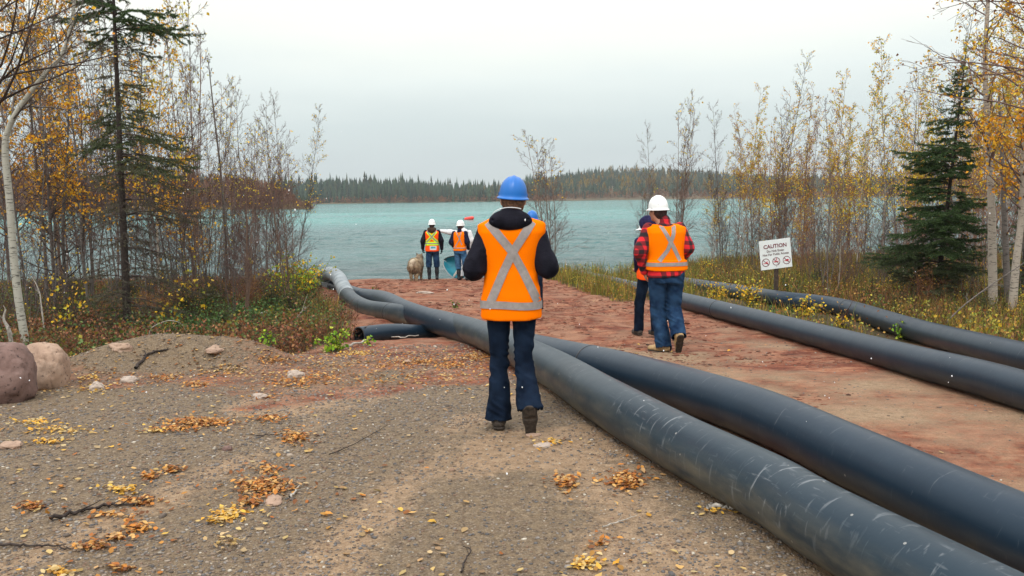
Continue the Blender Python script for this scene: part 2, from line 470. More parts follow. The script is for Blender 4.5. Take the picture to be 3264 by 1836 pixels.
def catmull(P, n):
    P = np.array(P, float)
    P = np.vstack([2 * P[0] - P[1], P, 2 * P[-1] - P[-2]])
    out = []
    for i in range(1, len(P) - 2):
        p0, p1, p2, p3 = P[i - 1:i + 3]
        for t in np.linspace(0, 1, n, endpoint=False):
            out.append(.5 * ((2 * p1) + (-p0 + p2) * t + (2 * p0 - 5 * p1 + 4 * p2 - p3) * t * t + (-p0 + 3 * p1 - 3 * p2 + p3) * t ** 3))
    out.append(P[-2])
    return np.array(out)
def frames(C):
    T = np.gradient(C, axis=0); T /= np.linalg.norm(T, axis=1)[:, None]
    up = np.array([0, 0, 1.0])
    S = np.cross(T, up); S /= np.linalg.norm(S, axis=1)[:, None]
    U = np.cross(S, T)
    return T, S, U
def tube(C, rad, ns=40, wall=0.0, ends=False):
    T, S, U = frames(C)
    a = np.linspace(0, 2 * np.pi, ns + 1)
    rad = np.broadcast_to(np.asarray(rad, float), (len(C),))
    V = C[:, None] + rad[:, None, None] * (np.sin(a)[None, :, None] * S[:, None] - np.cos(a)[None, :, None] * -U[:, None] * -1)
    L = np.concatenate([[0], np.cumsum(np.linalg.norm(np.diff(C, axis=0), axis=1))])
    UVs = np.stack([np.repeat(L[:, None], ns + 1, 1), np.repeat((a / (2 * np.pi) + .5)[None], len(C), 0)], 2)
    i = np.arange(V.shape[0] * V.shape[1]).reshape(V.shape[:2])
    F = np.stack([i[:-1, :-1].ravel(), i[1:, :-1].ravel(), i[1:, 1:].ravel(), i[:-1, 1:].ravel()], 1)
    return V.reshape(-1, 3), F, UVs.reshape(-1, 2)

M_pipe_grey = mat('pale_grey_pipe', (.17, .20, .22), .6, color2=(.30, .34, .36), vscale=5, bump=.2)  # paler grey colour for the lake end of a pipe
def make_pipe(pts, rad, m, label, beads=(), group='black pipes laid across the site', n=14, joints=M_bead, grey=None):
    P = []
    for p in pts:
        if len(p) == 3 and p[2] is None:      # rests on the ground at this spot of the photograph
            g = at_ground(p[0], p[1], rad); P.append((g.x, g.y, g.z + rad))
        elif len(p) == 3:
            P.append(p)
        else:
            v = at_depth(p[0], p[1], p[2]); P.append((v.x, v.y, v.z + p[3]))
    C = catmull(P, n)
    root = empty('pipe', tuple(P[0]))
    tag(root, label, 'pipe', group)
    off = np.array(P[0])
    V, F, U = tube(C - off, rad)
    # open ends: a wall thickness that turns inwards
    if grey:
        dd = np.array(cam_ray(*grey)); w = C - np.array([0, 0, CAMZ]); kk = int(np.argmin(np.linalg.norm(w - (w @ dd)[:, None] * dd, axis=1)))
        q = mesh_obj('pipe_wall', V, F[(F < kk * 41).any(1)], [m], root, smooth=True, uv=U); q2 = mesh_obj('pipe_wall', V, F[~(F < kk * 41).any(1)], [M_pipe_grey], root, smooth=True, uv=U); q2['label'] = 'grey length of pipe dipping into the lake'
    else:
        mesh_obj('pipe_wall', V, F, [m], root, smooth=True, uv=U)
    T, S, Uu = frames(C)
    L = np.concatenate([[0], np.cumsum(np.linalg.norm(np.diff(C, axis=0), axis=1))])
    for bd in beads:
        if isinstance(bd, tuple):   # nearest to a place on the photograph
            d = cam_ray(*bd); dd = np.array(d); o_ = np.array([0, 0, CAMZ])
            w = C - o_; k = int(np.argmin(np.linalg.norm(w - (w @ dd)[:, None] * dd, axis=1)))
        else:
            k = int(np.argmin(abs(L - bd)))
        k = min(max(k, 1), len(C) - 2)
        c = C[k] - off; t = T[k]
        cc = np.array([c + t * q for q in (-.016, -.011, -.004, .004, .011, .016)])
        V, F, U = tube(cc, rad + np.array([-.002, .003, .0045, .0045, .003, -.002]), 40)
        mesh_obj('weld_bead', V, F, [joints], root, smooth=True)
    return root, C
RB = .17
pipeA, CA = make_pipe([(2.9, -.6, .17), (2.05, 1.6, .17), (2718, 1717, None), (2450, 1560, None), (2167, 1413, None), (1930, 1279, None), (1742, 1164, None), (1539, 1068, None),
    (1397, 1023, None), (1300, 1006, None), (1235, 996, 14.9, 0), (1165, 983, 16.3, .0), (1118, 955, 18.0, 0), (1096, 920, 19.6, 0), (1080, 888, 20.9, 0), (1060, 873, 22.0, 0),
    (1040, 873, 23.2, .0), (1022, 884, 24.6, 0), (1006, 900, 26.0, 0), (-6.9, 28.3, -1.3), (-7.8, 30.5, -1.7)], RB, PM_scuff,
    'scuffed black pipe in front, crossing the picture from lower right to the lake', beads=((1248, 998), (1105, 946)), grey=(1105, 946))
make_pipe([(2.95, .4, .17), (2.48, 2.2, .17), (2.1, 3.58, .17), (2745, 1471, None), (2383, 1307, None), (2005, 1190, None), (1788, 1138, None), (1640, 1100, 9.7, 0), (1450, 1045, 12.2, 0),
    (1297, 993, None), (1222, 957, None), (1145, 941, 20.4, 0), (1085, 921, 22.3, 0), (1025, 903, 24.4, 0), (985, 889, 26.0, 0), (-6.75, 27.6, -1.1), (-7.9, 29, -1.5)], RB, PM_clean,
    'clean black pipe lying second from the front, between the scuffed pipe and the plaid-sleeved man', beads=((1160, 943), (1880, 1160)), grey=(1060, 915))
RC = .145
make_pipe([(4.2, 1.2, .145), (3.9, 3.9, .145), (3264, 1245, None), (2920, 1152, None), (2632, 1076, None), (2380, 1010, None), (2200, 964, None), (2027, 918, 20.8, 0),
    (1900, 887, 25, 0), (1830, 873, 27.6, 0), (1770, 868, 30.5, 0), (.8, 33, -1.7)], RC, PM_clean,
    'black pipe along the right edge of the red track, behind the plaid-sleeved man', beads=((2286, 978), (1960, 902)))
make_pipe([(4.6, 3.0, .145), (4.75, 5.5, .145), (3264, 1141, None), (2990, 1072, None), (2880, 1040, None), (2702, 984, None), (2600, 966, None), (2486, 953, None), (2330, 926, None), (2200, 905, 21.8, 0),
    (2120, 888, 25.2, 0), (2040, 876, 28.5, .0), (2.9, 33, -1.6)], RC, PM_clean,
    'farthest black pipe, at the foot of the right-hand thicket behind the sign', beads=((2700, 984), (2290, 918)))
# the short cut-off piece
def stub():
    a = at_depth(1143, 1070, 12.15); b_ = at_depth(1338, 1062, 13.1)
    rad = .125
    root = empty('pipe', tuple(a)); tag(root, 'short cut-off black pipe with an open end, lying under the scuffed pipe', 'pipe', 'black pipes laid across the site')
    C = catmull([(0, 0, 0), tuple((b_ - a) * .5 + Vector((0, 0, .03))), tuple(b_ - a), tuple((b_ - a) * 1.25)], 10)
    V, F, U = tube(C, rad); mesh_obj('pipe_wall', V, F, [PM_clean], root, smooth=True, uv=U)
    V, F, U = tube(C, rad - .014); mesh_obj('pipe_bore', V, F[:, ::-1], [M_bead], root, smooth=True)
    T, S, Uu = frames(C); an = np.linspace(0, 2 * np.pi, 41)[:-1]
    ring = [C[0] + r_ * (np.sin(t) * S[0] + np.cos(t) * Uu[0]) for r_ in (rad, rad - .014) for t in an]
    F = [(i, (i + 1) % 40, 40 + (i + 1) % 40, 40 + i) for i in range(40)]
    mesh_obj('cut_end', ring, F, [mat('cut_face', (.05, .055, .06), .5)], root)
stub()

# ------------------------------------------------------------------ stones
M_stone_attr = mat('stone_grain', (.5, .5, .5), .85, var=.22, vscale=30, bump=.5, bscale=60, attr=True)
def ico(sub):
    import bmesh
    bm = bmesh.new(); bmesh.ops.create_icosphere(bm, subdivisions=sub, radius=1)
    V = np.array([v.co[:] for v in bm.verts]); F = np.array([[v.index for v in f.verts] for f in bm.faces]); bm.free()
    return V, F
ICO = {k: ico(k) for k in (1, 2, 4, 5)}
def rock(name, loc, size, seed, m, label, cat='rock', group=None, sub=4, rz=0, rough=.16, sq=.0):
    V, F = ICO[sub]; V = V.copy()
    if sq: V = np.sign(V) * np.abs(V) ** (1 - sq); 
    n = fbm(V[:, 0] * 1.1, V[:, 1] * 1.1, V[:, 2] * 1.1, seed=seed, oct=3) * rough * 2 + fbm(V[:, 0] * 4, V[:, 1] * 4, V[:, 2] * 4, seed=seed + 5) * rough * .45 - .05 * (np.abs(vnoise(V[:, 0] * 2.2, V[:, 1] * 2.2, V[:, 2] * 2.2, seed + 8)) < .045)
    V = V * (1 + n)[:, None] * np.array(size)
    o = mesh_obj(name, V, F, [m], smooth=True); o.location = loc; o.rotation_euler = (0, 0, rz)
    tag(o, label, cat, group)
    return o
def rock_mat(name, c1, c2, c3):
    m = bpy.data.materials.new(name); m.use_nodes = True
    b = NB(m); P = m.node_tree.nodes['Principled BSDF']; ob = b.new('ShaderNodeTexCoord').outputs['Object']
    c = b.ramp(b.noise(ob, 3.2, 5, .6, .4), [(.3, c1), (.5, c2), (.7, c3)])
    sp = b.ramp(b.noise(ob, 26, 4, .7), [(.33, (.25, .23, .22)), (.42, (1, 1, 1)), (.7, (1.12, 1.12, 1.12))])
    c = b.mix(1.0, c, sp, 'MULTIPLY')
    b.link(c, P.inputs['Base Color']); P.inputs['Roughness'].default_value = .85
    b.link(b.bump(b.noise(ob, 34, 6, .7), .6, .012), P.inputs['Normal'])
    return m
RM1 = rock_mat('reddish_granite', (.085, .050, .042), (.16, .095, .080), (.23, .15, .13))
RM2 = rock_mat('buff_granite', (.22, .14, .10), (.34, .23, .165), (.42, .31, .24))
RM3 = rock_mat('pale_fieldstone', (.28, .22, .18), (.38, .31, .26), (.47, .41, .36))
p = at_ground(20, 1290); rock('boulder', (p.x - .14, p.y + .22, p.z + .17), (.27, .25, .30), 3, RM1, 'large dark reddish boulder at the left edge, in front of the buff one', 'boulder', sq=.12, sub=5, rough=.11)
p = at_ground(130, 1245); rock('boulder', (p.x - .07, p.y + .2, p.z + .15), (.205, .20, .24), 8, RM2, 'buff rounded boulder with a flat right side, behind the dark boulder', 'boulder', sq=.25, rough=.09, sub=5)
for px, py, w, hh, m, lab in (
    (304, 1246, .085, .055, RM3, 'pale rounded stone among yellow leaves, nearest the boulders'),
    (408, 1220, .08, .04, RM3, 'low grey-tan stone right of the pale stone near the boulders'),
    (940, 1206, .085, .05, RM3, 'pale stone in the leaf litter at the right foot of the gravel heap'),
    (822, 1272, .055, .035, RM3, 'small pale stone on the gravel below the leaf litter'),
    (865, 1608, .075, .018, RM2, 'flat pinkish stone beside the big round leaf pile'),
    (25, 1432, .08, .028, RM2, 'flat pinkish stone at the left edge of the gravel'),
    (676, 1124, .13, .045, RM2, 'pinkish slab on the crest of the gravel heap'),
    (375, 1120, .12, .06, RM2, 'pink stone on the left shoulder of the gravel heap'),
    (1354, 936, .17, .04, RM3, 'pale flat stone on the red track left of the nearest person'),
    (1735, 1425, .07, .012, RM3, 'broken flat cream stone beside the nearest person’s raised foot'),
    (722, 1437, .03, .025, RM1, 'small dark stone standing alone on the gravel'),
    (1300, 1158, .05, .03, RM2, 'small pink stone under the scuffed pipe'),
    (1700, 1392, .045, .015, RM2, 'small flat tan stone right behind the raised boot'),
    (2265, 1530, .035, .018, RM3, 'small pale pebble beside the scuffed pipe'),
    (1388, 879, .16, .09, RM1, 'dark rock at the water’s edge left of the dog')):
    if px == 1388: px, py = 1274, 886
    p = at_ground(px, py)
    rock('stone', (p.x, p.y + w * .5, p.z + hh * .2), (w, w * .7, hh), int(px), m, lab, 'stone', 'loose stones on the ground', sub=4, rz=px * .1, rough=.3, sq=.15)

# ------------------------------------------------------------------ pebbles and clods (uncountable)
def scatter_pebbles():
    rng = np.random.default_rng(4)
    N = 36000
    y = 2.3 + 9.0 * rng.random(N * 3) ** 1.5
    x = (rng.random(N * 3) * 2 - 1) * (y * .62 + .3)
    a = np.interp(y, AY, AX)
    w = np.where(x < a, 1.0, .05) * (1 - .9 * np.maximum(left_veg(x, y), right_veg(x, y)))
    w *= .35 + .65 * sstep(-.25, .2, fbm(x * 1.1, y * 1.1, seed=61))
    k = rng.random(N * 3) < w; x, y = x[k][:N], y[k][:N]
    n = len(x)
    s = .0022 + .0062 * rng.random(n) ** 2.6 + .00055 * y
    s *= np.where(rng.random(n) < .012, 2.0, 1)
    V0, F0 = ICO[1]
    V0 = V0 * (1 + .0)
    J = 1 + (rng.random((n, len(V0), 1)) - .5) * .5
    st = np.stack([s * (1 + rng.random(n) * .6), s * (.8 + rng.random(n) * .4), s * (.4 + rng.random(n) * .35)], 1)
    V = V0[None] * J * st[:, None]
    ang = rng.random(n) * 6.28; c, si = np.cos(ang), np.sin(ang)
    X = V[..., 0] * c[:, None] - V[..., 1] * si[:, None]; Y = V[..., 0] * si[:, None] + V[..., 1] * c[:, None]
    z = G(x, y)
    V = np.stack([X + x[:, None], Y + y[:, None], V[..., 2] + (z + st[:, 2] * .25)[:, None]], 2)
    F = (F0[None] + (np.arange(n) * len(V0))[:, None, None]).reshape(-1, 3)
    pal = np.array([(.12, .095, .078), (.18, .135, .10), (.19, .17, .155), (.10, .095, .095), (.26, .21, .165), (.18, .115, .08), (.40, .36, .30)])
    ci = rng.choice(len(pal), n, p=[.22, .22, .18, .16, .10, .09, .03])
    C = pal[ci] * (.8 + .35 * rng.random((n, 1)))
    o = mesh_obj('pebbles', V.reshape(-1, 3), F, [M_stone_attr], colr=np.repeat(C, len(V0), 0))
    tag(o, kind='stuff')
    # clods of red mud on the churned track
    N = 13000
    y = 4.5 + 21.5 * rng.random(N) ** 1.15; a = np.interp(y, AY, AX); c_ = np.interp(y, CY, CX)
    x = a + (c_ - a) * rng.random(N)
    k = fbm(x * 1.3, y * 1.3, seed=66) > -.18 + .3 * rng.random(N) + .25 * sstep(11, 7, y); x, y = x[k], y[k]; n = len(x)
    s = (.006 + .020 * rng.random(n) ** 3) * (.6 + .045 * y)
    V0, F0 = ICO[1]
    J = 1 + (rng.random((n, len(V0), 1)) - .5) * .8
    st = np.stack([s * (1 + rng.random(n) * 1.4), s, s * (.3 + rng.random(n) * .3)], 1)
    V = V0[None] * J * st[:, None]
    ang = rng.normal(0, .5, n); c, si = np.cos(ang), np.sin(ang)
    X = V[..., 0] * c[:, None] - V[..., 1] * si[:, None]; Y = V[..., 0] * si[:, None] + V[..., 1] * c[:, None]
    V = np.stack([X + x[:, None], Y + y[:, None], V[..., 2] + G(x, y)[:, None]], 2)
    F = (F0[None] + (np.arange(n) * len(V0))[:, None, None]).reshape(-1, 3)
    pal = np.array([(.10, .032, .018), (.17, .06, .035), (.22, .10, .06), (.06, .028, .02)])
    C = pal[rng.choice(4, n, p=[.3, .4, .2, .1])]
    tag(mesh_obj('mud_clods', V.reshape(-1, 3), F, [mat('clod', (.5, .5, .5), .9, attr=True, var=.2, vscale=40)], colr=np.repeat(C, len(V0), 0)), kind='stuff')
scatter_pebbles()

# ------------------------------------------------------------------ fallen leaves (uncountable)
M_leaf = mat('leaf', (.5, .4, .1), .6, attr=True, trans=.25)
def leaf_batch(x, y, z, s, tilt, C, rng, curl=.35):
    n = len(x)
    base = np.array([[-1, 0, 0], [-.35, -.62, .5], [.45, -.5, .5], [1.05, 0, .15], [.45, .5, .5], [-.35, .62, .5], [0, 0, -.1]])
    B = np.repeat(base[None], n, 0).copy()
    B[:, :, 2] *= (curl * (rng.random((n, 1)) * 1.6 - .35))
    B[:, 3, 2] += rng.normal(0, .25, n)
    B *= s[:, None, None] * .5
    ax = rng.random(n) * 6.28; tl = rng.normal(0, 1, n) * tilt; tl2 = rng.normal(0, 1, n) * tilt
    X, Y, Z = B[..., 0], B[..., 1], B[..., 2]
    c, s_ = np.cos(tl)[:, None], np.sin(tl)[:, None]; Y, Z = Y * c - Z * s_, Y * s_ + Z * c
    c, s_ = np.cos(tl2)[:, None], np.sin(tl2)[:, None]; X, Z = X * c - Z * s_, X * s_ + Z * c
    c, s_ = np.cos(ax)[:, None], np.sin(ax)[:, None]; X, Y = X * c - Y * s_, X * s_ + Y * c
    V = np.stack([X + x[:, None], Y + y[:, None], Z + z[:, None]], 2).reshape(-1, 3)
    f = np.array([[0, 1, 6], [1, 2, 6], [2, 3, 6], [3, 4, 6], [4, 5, 6], [5, 0, 6]])
    F = (f[None] + (np.arange(n) * 7)[:, None, None]).reshape(-1, 3)
    return V, F, np.repeat(C, 7, 0)
YEL = np.array([(.62, .36, .05), (.55, .38, .14), (.60, .30, .03), (.52, .40, .20), (.40, .20, .04), (.66, .42, .08)])
ORG = np.array([(.46, .17, .025), (.34, .11, .02), (.52, .24, .05), (.24, .085, .02), (.56, .34, .12), (.16, .06, .02), (.42, .25, .11)])
PALE = np.array([(.50, .36, .19), (.42, .28, .13), (.55, .40, .16), (.45, .30, .10), (.30, .19, .10)])
def fallen_leaves():
    rng = np.random.default_rng(11)
    xs, ys, cs, zz, ss, tt = [], [], [], [], [], []
    # heaps: px, py, spread x (px), spread y (px), amount, palette
    piles = [(105, 1349, 75, 12, 60, YEL), (175, 1376, 120, 12, 70, YEL), (150, 1412, 70, 9, 40, YEL), (560, 1370, 55, 10, 90, ORG), (640, 1350, 95, 15, 330, ORG), (500, 1378, 30, 6, 25, YEL),
        (940, 1398, 42, 17, 150, ORG), (860, 1337, 50, 8, 70, ORG), (545, 1503, 35, 11, 60, ORG), (478, 1524, 32, 10, 45, ORG), (385, 1568, 40, 12, 50, YEL),
        (445, 1607, 60, 14, 100, ORG), (845, 1556, 80, 25, 330, ORG), (800, 1610, 30, 14, 60, ORG), (735, 1645, 45, 17, 90, YEL), (690, 1665, 30, 9, 40, YEL), (100, 1622, 50, 14, 50, ORG),
        (440, 1690, 42, 13, 60, ORG), (375, 1722, 50, 12, 45, ORG), (305, 1750, 55, 15, 55, ORG), (851, 1503, 45, 13, 45, ORG), (345, 1650, 90, 13, 40, ORG),
        (377, 1822, 45, 12, 30, ORG), (190, 1832, 40, 10, 25, YEL), (1808, 1542, 40, 20, 90, ORG), (1998, 1538, 52, 27, 200, ORG), (1756, 1415, 26, 10, 35, YEL),
        (1911, 1738, 30, 14, 20, ORG), (1860, 1807, 40, 18, 50, YEL), (300, 1240, 60, 18, 70, YEL), (290, 1205, 30, 10, 30, YEL), (515, 1208, 50, 12, 70, ORG), (625, 1228, 50, 9, 70, ORG),
        (920, 1222, 90, 18, 130, ORG), (1000, 1210, 120, 22, 160, ORG), (870, 1150, 80, 18, 100, ORG), (730, 1180, 60, 14, 50, PALE), (850, 1268, 60, 7, 40, ORG),
        (1330, 1156, 90, 10, 160, ORG), (1440, 1168, 70, 12, 180, ORG), (1520, 1140, 50, 14, 180, ORG), (1130, 1128, 80, 10, 110, YEL), (1250, 1170, 110, 14, 90, ORG), (720, 1735, 40, 20, 25, PALE), (2280, 1640, 45, 8, 12, YEL)]
    for px, py, sx, sy, n, pal in piles:
        n = int(n * 1.55)
        for k in range(n):
            w = 2.3 if rng.random() < .24 else .9
            q = at2(px + rng.normal(0, 1) * sx * .5 * w, py + rng.normal(0, 1) * sy * .5 * w)
            xs.append(q[0]); ys.append(q[1]); cs.append(pal[rng.integers(len(pal))] * (.75 + .5 * rng.random()))
            zz.append(rng.random() * .016); ss.append(.022 + .018 * rng.random()); tt.append(.26)
    # litter scattered over the gravel and the red soil
    N = 4300
    y = 2.4 + 9.3 * rng.random(N) ** 1.25; x = (rng.random(N) * 2 - 1) * (y * .62)
    a = np.interp(y, AY, AX)
    w = np.where(x < a - .1, .45 + .55 * sstep(6.2, 8.5, y) * sstep(1.5, -1, x) , .035)
    w *= .12 + .88 * sstep(-.15, .3, fbm(x * .9, y * .9, seed=77))
    w = np.maximum(w, np.where((y > 7.3) & (x < a - .1), .9, 0) * sstep(-.2, .2, fbm(x * 1.5, y * 2.5, seed=78)))
    k = rng.random(N) < w
    for X, Y in zip(x[k], y[k]):
        xs.append(X); ys.append(Y); pal = (PALE, YEL, ORG, PALE)[rng.integers(4)]
        cs.append(pal[rng.integers(len(pal))] * (.7 + .5 * rng.random())); zz.append(.004); ss.append(.028 + .024 * rng.random()); tt.append(.16)
    N = 4200   # dense litter band at the foot of the overgrown side
    y = rng.uniform(7.6, 10.6, N); x = rng.uniform(-5, -.1, N)
    k = (x < np.interp(y, AY, AX) - .15) & (rng.random(N) < .15 + .85 * sstep(-.1, .25, fbm(x * 1.2, y * 3, seed=79)))
    for X, Y in zip(x[k], y[k]):
        xs.append(X); ys.append(Y); pal = (ORG, PALE, ORG, ORG)[rng.integers(4)]
        cs.append(pal[rng.integers(len(pal))] * (.6 + .5 * rng.random())); zz.append(.006); ss.append(.024 + .022 * rng.random()); tt.append(.22)
    # a few out on the track
    for k in range(160):
        Y = rng.uniform(10, 26); X = rng.uniform(-2.5, 3.4)
        xs.append(X); ys.append(Y); cs.append(PALE[rng.integers(5)] * .8); zz.append(.005); ss.append(.04); tt.append(.2)
    xs, ys, cs, zz, ss, tt = map(np.array, (xs, ys, cs, zz, ss, tt))
    # keep leaves off the pipes
    V, F, C = leaf_batch(xs, ys, G(xs, ys) + .006 + zz, ss, tt, cs, rng)
    tag(mesh_obj('fallen_leaves', V, F, [M_leaf], colr=C), kind='stuff')
_T = np.linspace(1.5, 40, 1500)
def at2(px, py):
    d = cam_ray(px, py)
    z = G(d.x * _T, d.y * _T); k = int(np.argmax(CAMZ + d.z * _T < z))
    return d.x * _T[k], d.y * _T[k]
fallen_leaves()
M_leafy = M_leaf

# ------------------------------------------------------------------ sticks
M_bark_dark = mat('dark_bark', (.035, .026, .022), .9, var=.4, vscale=40, bump=.5)
M_bark_pale = mat('weathered_wood', (.36, .33, .29), .85, var=.3, vscale=30, bump=.3)
def tubes(segs, n=5):
    """segs: array (S,8): p0 p1 r0 r1 -> separate tapered prisms"""
    S = np.asarray(segs, float)
    p0, p1, r0, r1 = S[:, :3], S[:, 3:6], S[:, 6], S[:, 7]
    d = p1 - p0; L = np.linalg.norm(d, axis=1)[:, None] + 1e-9; d = d / L
    ref = np.where(np.abs(d[:, 2:3]) > .9, np.array([[1.0, 0, 0]]), np.array([[0, 0, 1.0]]))
    a = np.cross(d, ref); a /= np.linalg.norm(a, axis=1)[:, None]; b_ = np.cross(d, a)
    t = np.arange(n) * 2 * np.pi / n
    ring = a[:, None] * np.cos(t)[None, :, None] + b_[:, None] * np.sin(t)[None, :, None]
    V = np.concatenate([p0[:, None] + ring * r0[:, None, None], p1[:, None] + ring * r1[:, None, None]], 1)
    i = np.arange(n); j = (i + 1) % n
    f = np.stack([i, j, j + n, i + n], 1)
    F = (f[None] + (np.arange(len(S)) * 2 * n)[:, None, None]).reshape(-1, 4)
    return V.reshape(-1, 3), F
def stick(pts, r0, m, label, lift=.01, r1=None, twigs=3, seed=1, name='fallen_branch', zs=None):
    rng = np.random.default_rng(seed)
    P = []
    for k, p in enumerate(pts):
        g = at_ground(*p); P.append((g.x, g.y, g.z + lift + r0 * .6 + (zs[k] if zs else 0)))
    C = catmull(P, 6); n = len(C)
    C[1:-1] += rng.normal(0, r0 * .5, (n - 2, 3))
    r = np.linspace(r0, r1 or r0 * .4, n)
    off = C[0].copy(); C = C - off
    V, F, _ = tube(C, r, 8)
    Vs, Fs = [V], [F]; segs = []
    for t in range(twigs):
        k = rng.integers(n // 4, n - 2); d = C[k + 1] - C[k - 1]; d /= np.linalg.norm(d)
        sd = d + rng.normal(0, .6, 3); sd[2] = abs(sd[2]) * .5; sd /= np.linalg.norm(sd)
        q = C[k].copy(); L = rng.uniform(4, 9) * r0 * 2
        for s_ in range(4):
            q2 = q + sd * L / 4 + rng.normal(0, .004, 3); segs.append([*q, *q2, r[k] * .5 * (1 - s_ / 5), r[k] * .5 * (1 - (s_ + 1) / 5)]); q = q2
    if segs:
        V2, F2 = tubes(segs, 5); Fs.append(F2 + len(V)); Vs.append(V2)
    o = mesh_obj(name, np.vstack(Vs), Fs, [m], smooth=True); o.location = off
    tag(o, label, 'branch')
    return o
stick([(432, 1180), (455, 1155), (485, 1128), (520, 1126), (535, 1116)], .017, M_bark_dark, 'dark crooked branch lying on the gravel heap', twigs=4)
stick([(160, 1664), (250, 1640), (330, 1622), (420, 1616), (496, 1594)], .011, M_bark_dark, 'long dark root-like branch across the gravel, through an orange leaf pile', twigs=4, seed=4)
stick([(0, 1746), (90, 1747), (170, 1750), (225, 1762)], .007, M_bark_dark, 'thin dark twig at the lower left edge', twigs=2, seed=5)
stick([(922, 1594), (940, 1580), (955, 1557)], .007, M_bark_pale, 'short pale stick beside the big round leaf pile', twigs=1, seed=6)
stick([(2255, 1626), (2300, 1624), (2345, 1632)], .014, M_bark_pale, 'pale stick with a dead leaf touching the scuffed pipe', twigs=1, seed=7)
stick([(1920, 1688), (1975, 1672), (2030, 1652)], .004, M_bark_pale, 'thin bent twig on the gravel left of the scuffed pipe', twigs=2, seed=8)
stick([(1056, 1124), (1110, 1112), (1161, 1096), (1218, 1082), (1270, 1086), (1334, 1078)], .016, M_bark_pale, 'long pale branch lying in front of the cut-off pipe', twigs=0, seed=9, zs=(.0, .01, .02, .03, .03, .02))
stick([(913, 1050), (940, 1045), (958, 1050), (976, 1055)], .026, M_bark_pale, 'white broken branch sticking up from the brown brush', twigs=2, seed=10, zs=(0, .08, .2, .34))
stick([(828, 1024), (850, 1022), (862, 1021)], .022, M_bark_pale, 'short white log in the brush left of the upright white branch', twigs=1, seed=11, zs=(.1, .12, .12))
stick([(1050, 1456), (1090, 1440), (1150, 1410), (1235, 1360)], .004, M_bark_dark, 'thin dark twig on the gravel left of the planted boot', twigs=4, seed=12)
stick([(1470, 1836), (1480, 1800), (1500, 1760), (1475, 1752)], .005, M_bark_dark, 'thin dark twig at the bottom centre', twigs=2, seed=13)
stick([(205, 1135), (215, 1150), (222, 1160)], .016, M_bark_pale, 'short grey stick right of the buff boulder', twigs=1, seed=14)
stick([(815, 1395), (850, 1392), (900, 1388), (930, 1372)], .004, M_bark_dark, 'thin dark twig near the round orange leaf pile', twigs=2, seed=15)
stick([(2060, 1102), (2090, 1106), (2120, 1108)], .008, M_bark_dark, 'dark twig on the track left of the tan boot', twigs=1, seed=16)
# ------------------------------------------------------------------ solid modelling on a grid (smooth unions -> one continuous mesh)
class Solid:
    def __init__(s): s.p = []
    def add(s, kind, *a, k=.02, op='u'): s.p.append((kind, a, k, op)); return s
    def cap(s, a, b, ra, rb=None, k=.02, op='u', flat=None): return s.add('cap', np.array(a, float), np.array(b, float), ra, ra if rb is None else rb, flat, k=k, op=op)
    def ell(s, c, r, k=.02, op='u', rot=None): return s.add('ell', np.array(c, float), np.array(r, float), rot, k=k, op=op)
    def loft(s, lv, k=.02, op='u', e=2.4): return s.add('loft', np.array(lv, float), e, k=k, op=op)
    def plane(s, p, n, k=.004, op='s'): return s.add('plane', np.array(p, float), np.array(n, float), k=k, op=op)
    def bbox(s):
        lo = np.full(3, 9.); hi = -lo
        for kind, a, k, op in s.p:
            if op != 'u': continue
            l, h = prim_box(kind, a); lo = np.minimum(lo, l); hi = np.maximum(hi, h)
        return lo, hi
def prim_box(kind, a):
    if kind == 'cap':
        r = max(a[2], a[3]); return np.minimum(a[0], a[1]) - r, np.maximum(a[0], a[1]) + r
    if kind == 'ell':
        m = a[1].max() if a[2] is not None else a[1]; return a[0] - m, a[0] + m
    if kind == 'loft':
        L = a[0]; return (np.array([(L[:, 1] - L[:, 3]).min(), (L[:, 2] - L[:, 4]).min(), L[:, 0].min()]),
                          np.array([(L[:, 1] + L[:, 3]).max(), (L[:, 2] + L[:, 4]).max(), L[:, 0].max()]))
    return np.full(3, -9.), np.full(3, 9.)
def prim_eval(kind, a, X, Y, Z):
    if kind == 'cap':
        p, q, ra, rb, flat = a; d = q - p; L2 = max(d @ d, 1e-9)
        px, py, pz = X - p[0], Y - p[1], Z - p[2]
        t = np.clip((px * d[0] + py * d[1] + pz * d[2]) / L2, 0, 1)
        qx, qy, qz = px - t * d[0], py - t * d[1], pz - t * d[2]
        if flat is not None: qx, qy, qz = qx / flat[0], qy / flat[1], qz / flat[2]
        return np.sqrt(qx * qx + qy * qy + qz * qz) - (ra + (rb - ra) * t)
    if kind == 'ell':
        c, r, rot = a; x, y, z = X - c[0], Y - c[1], Z - c[2]
        if rot is not None:
            x, y, z = (rot[0][0] * x + rot[1][0] * y + rot[2][0] * z, rot[0][1] * x + rot[1][1] * y + rot[2][1] * z, rot[0][2] * x + rot[1][2] * y + rot[2][2] * z)
        k = np.sqrt((x / r[0]) ** 2 + (y / r[1]) ** 2 + (z / r[2]) ** 2)
        return (k - 1) * r.min()
    if kind == 'loft':
        L, e = a; z = L[:, 0]
        cx, cy, rx, ry = (np.interp(Z, z, L[:, i]) for i in (1, 2, 3, 4))
        k = (np.abs((X - cx) / rx) ** e + np.abs((Y - cy) / ry) ** e) ** (1 / e)
        d = (k - 1) * np.minimum(rx, ry)
        return np.maximum(d, np.maximum(Z - z[-1], z[0] - Z))
    if kind == 'plane':
        p, n = a; return (X - p[0]) * n[0] + (Y - p[1]) * n[1] + (Z - p[2]) * n[2]
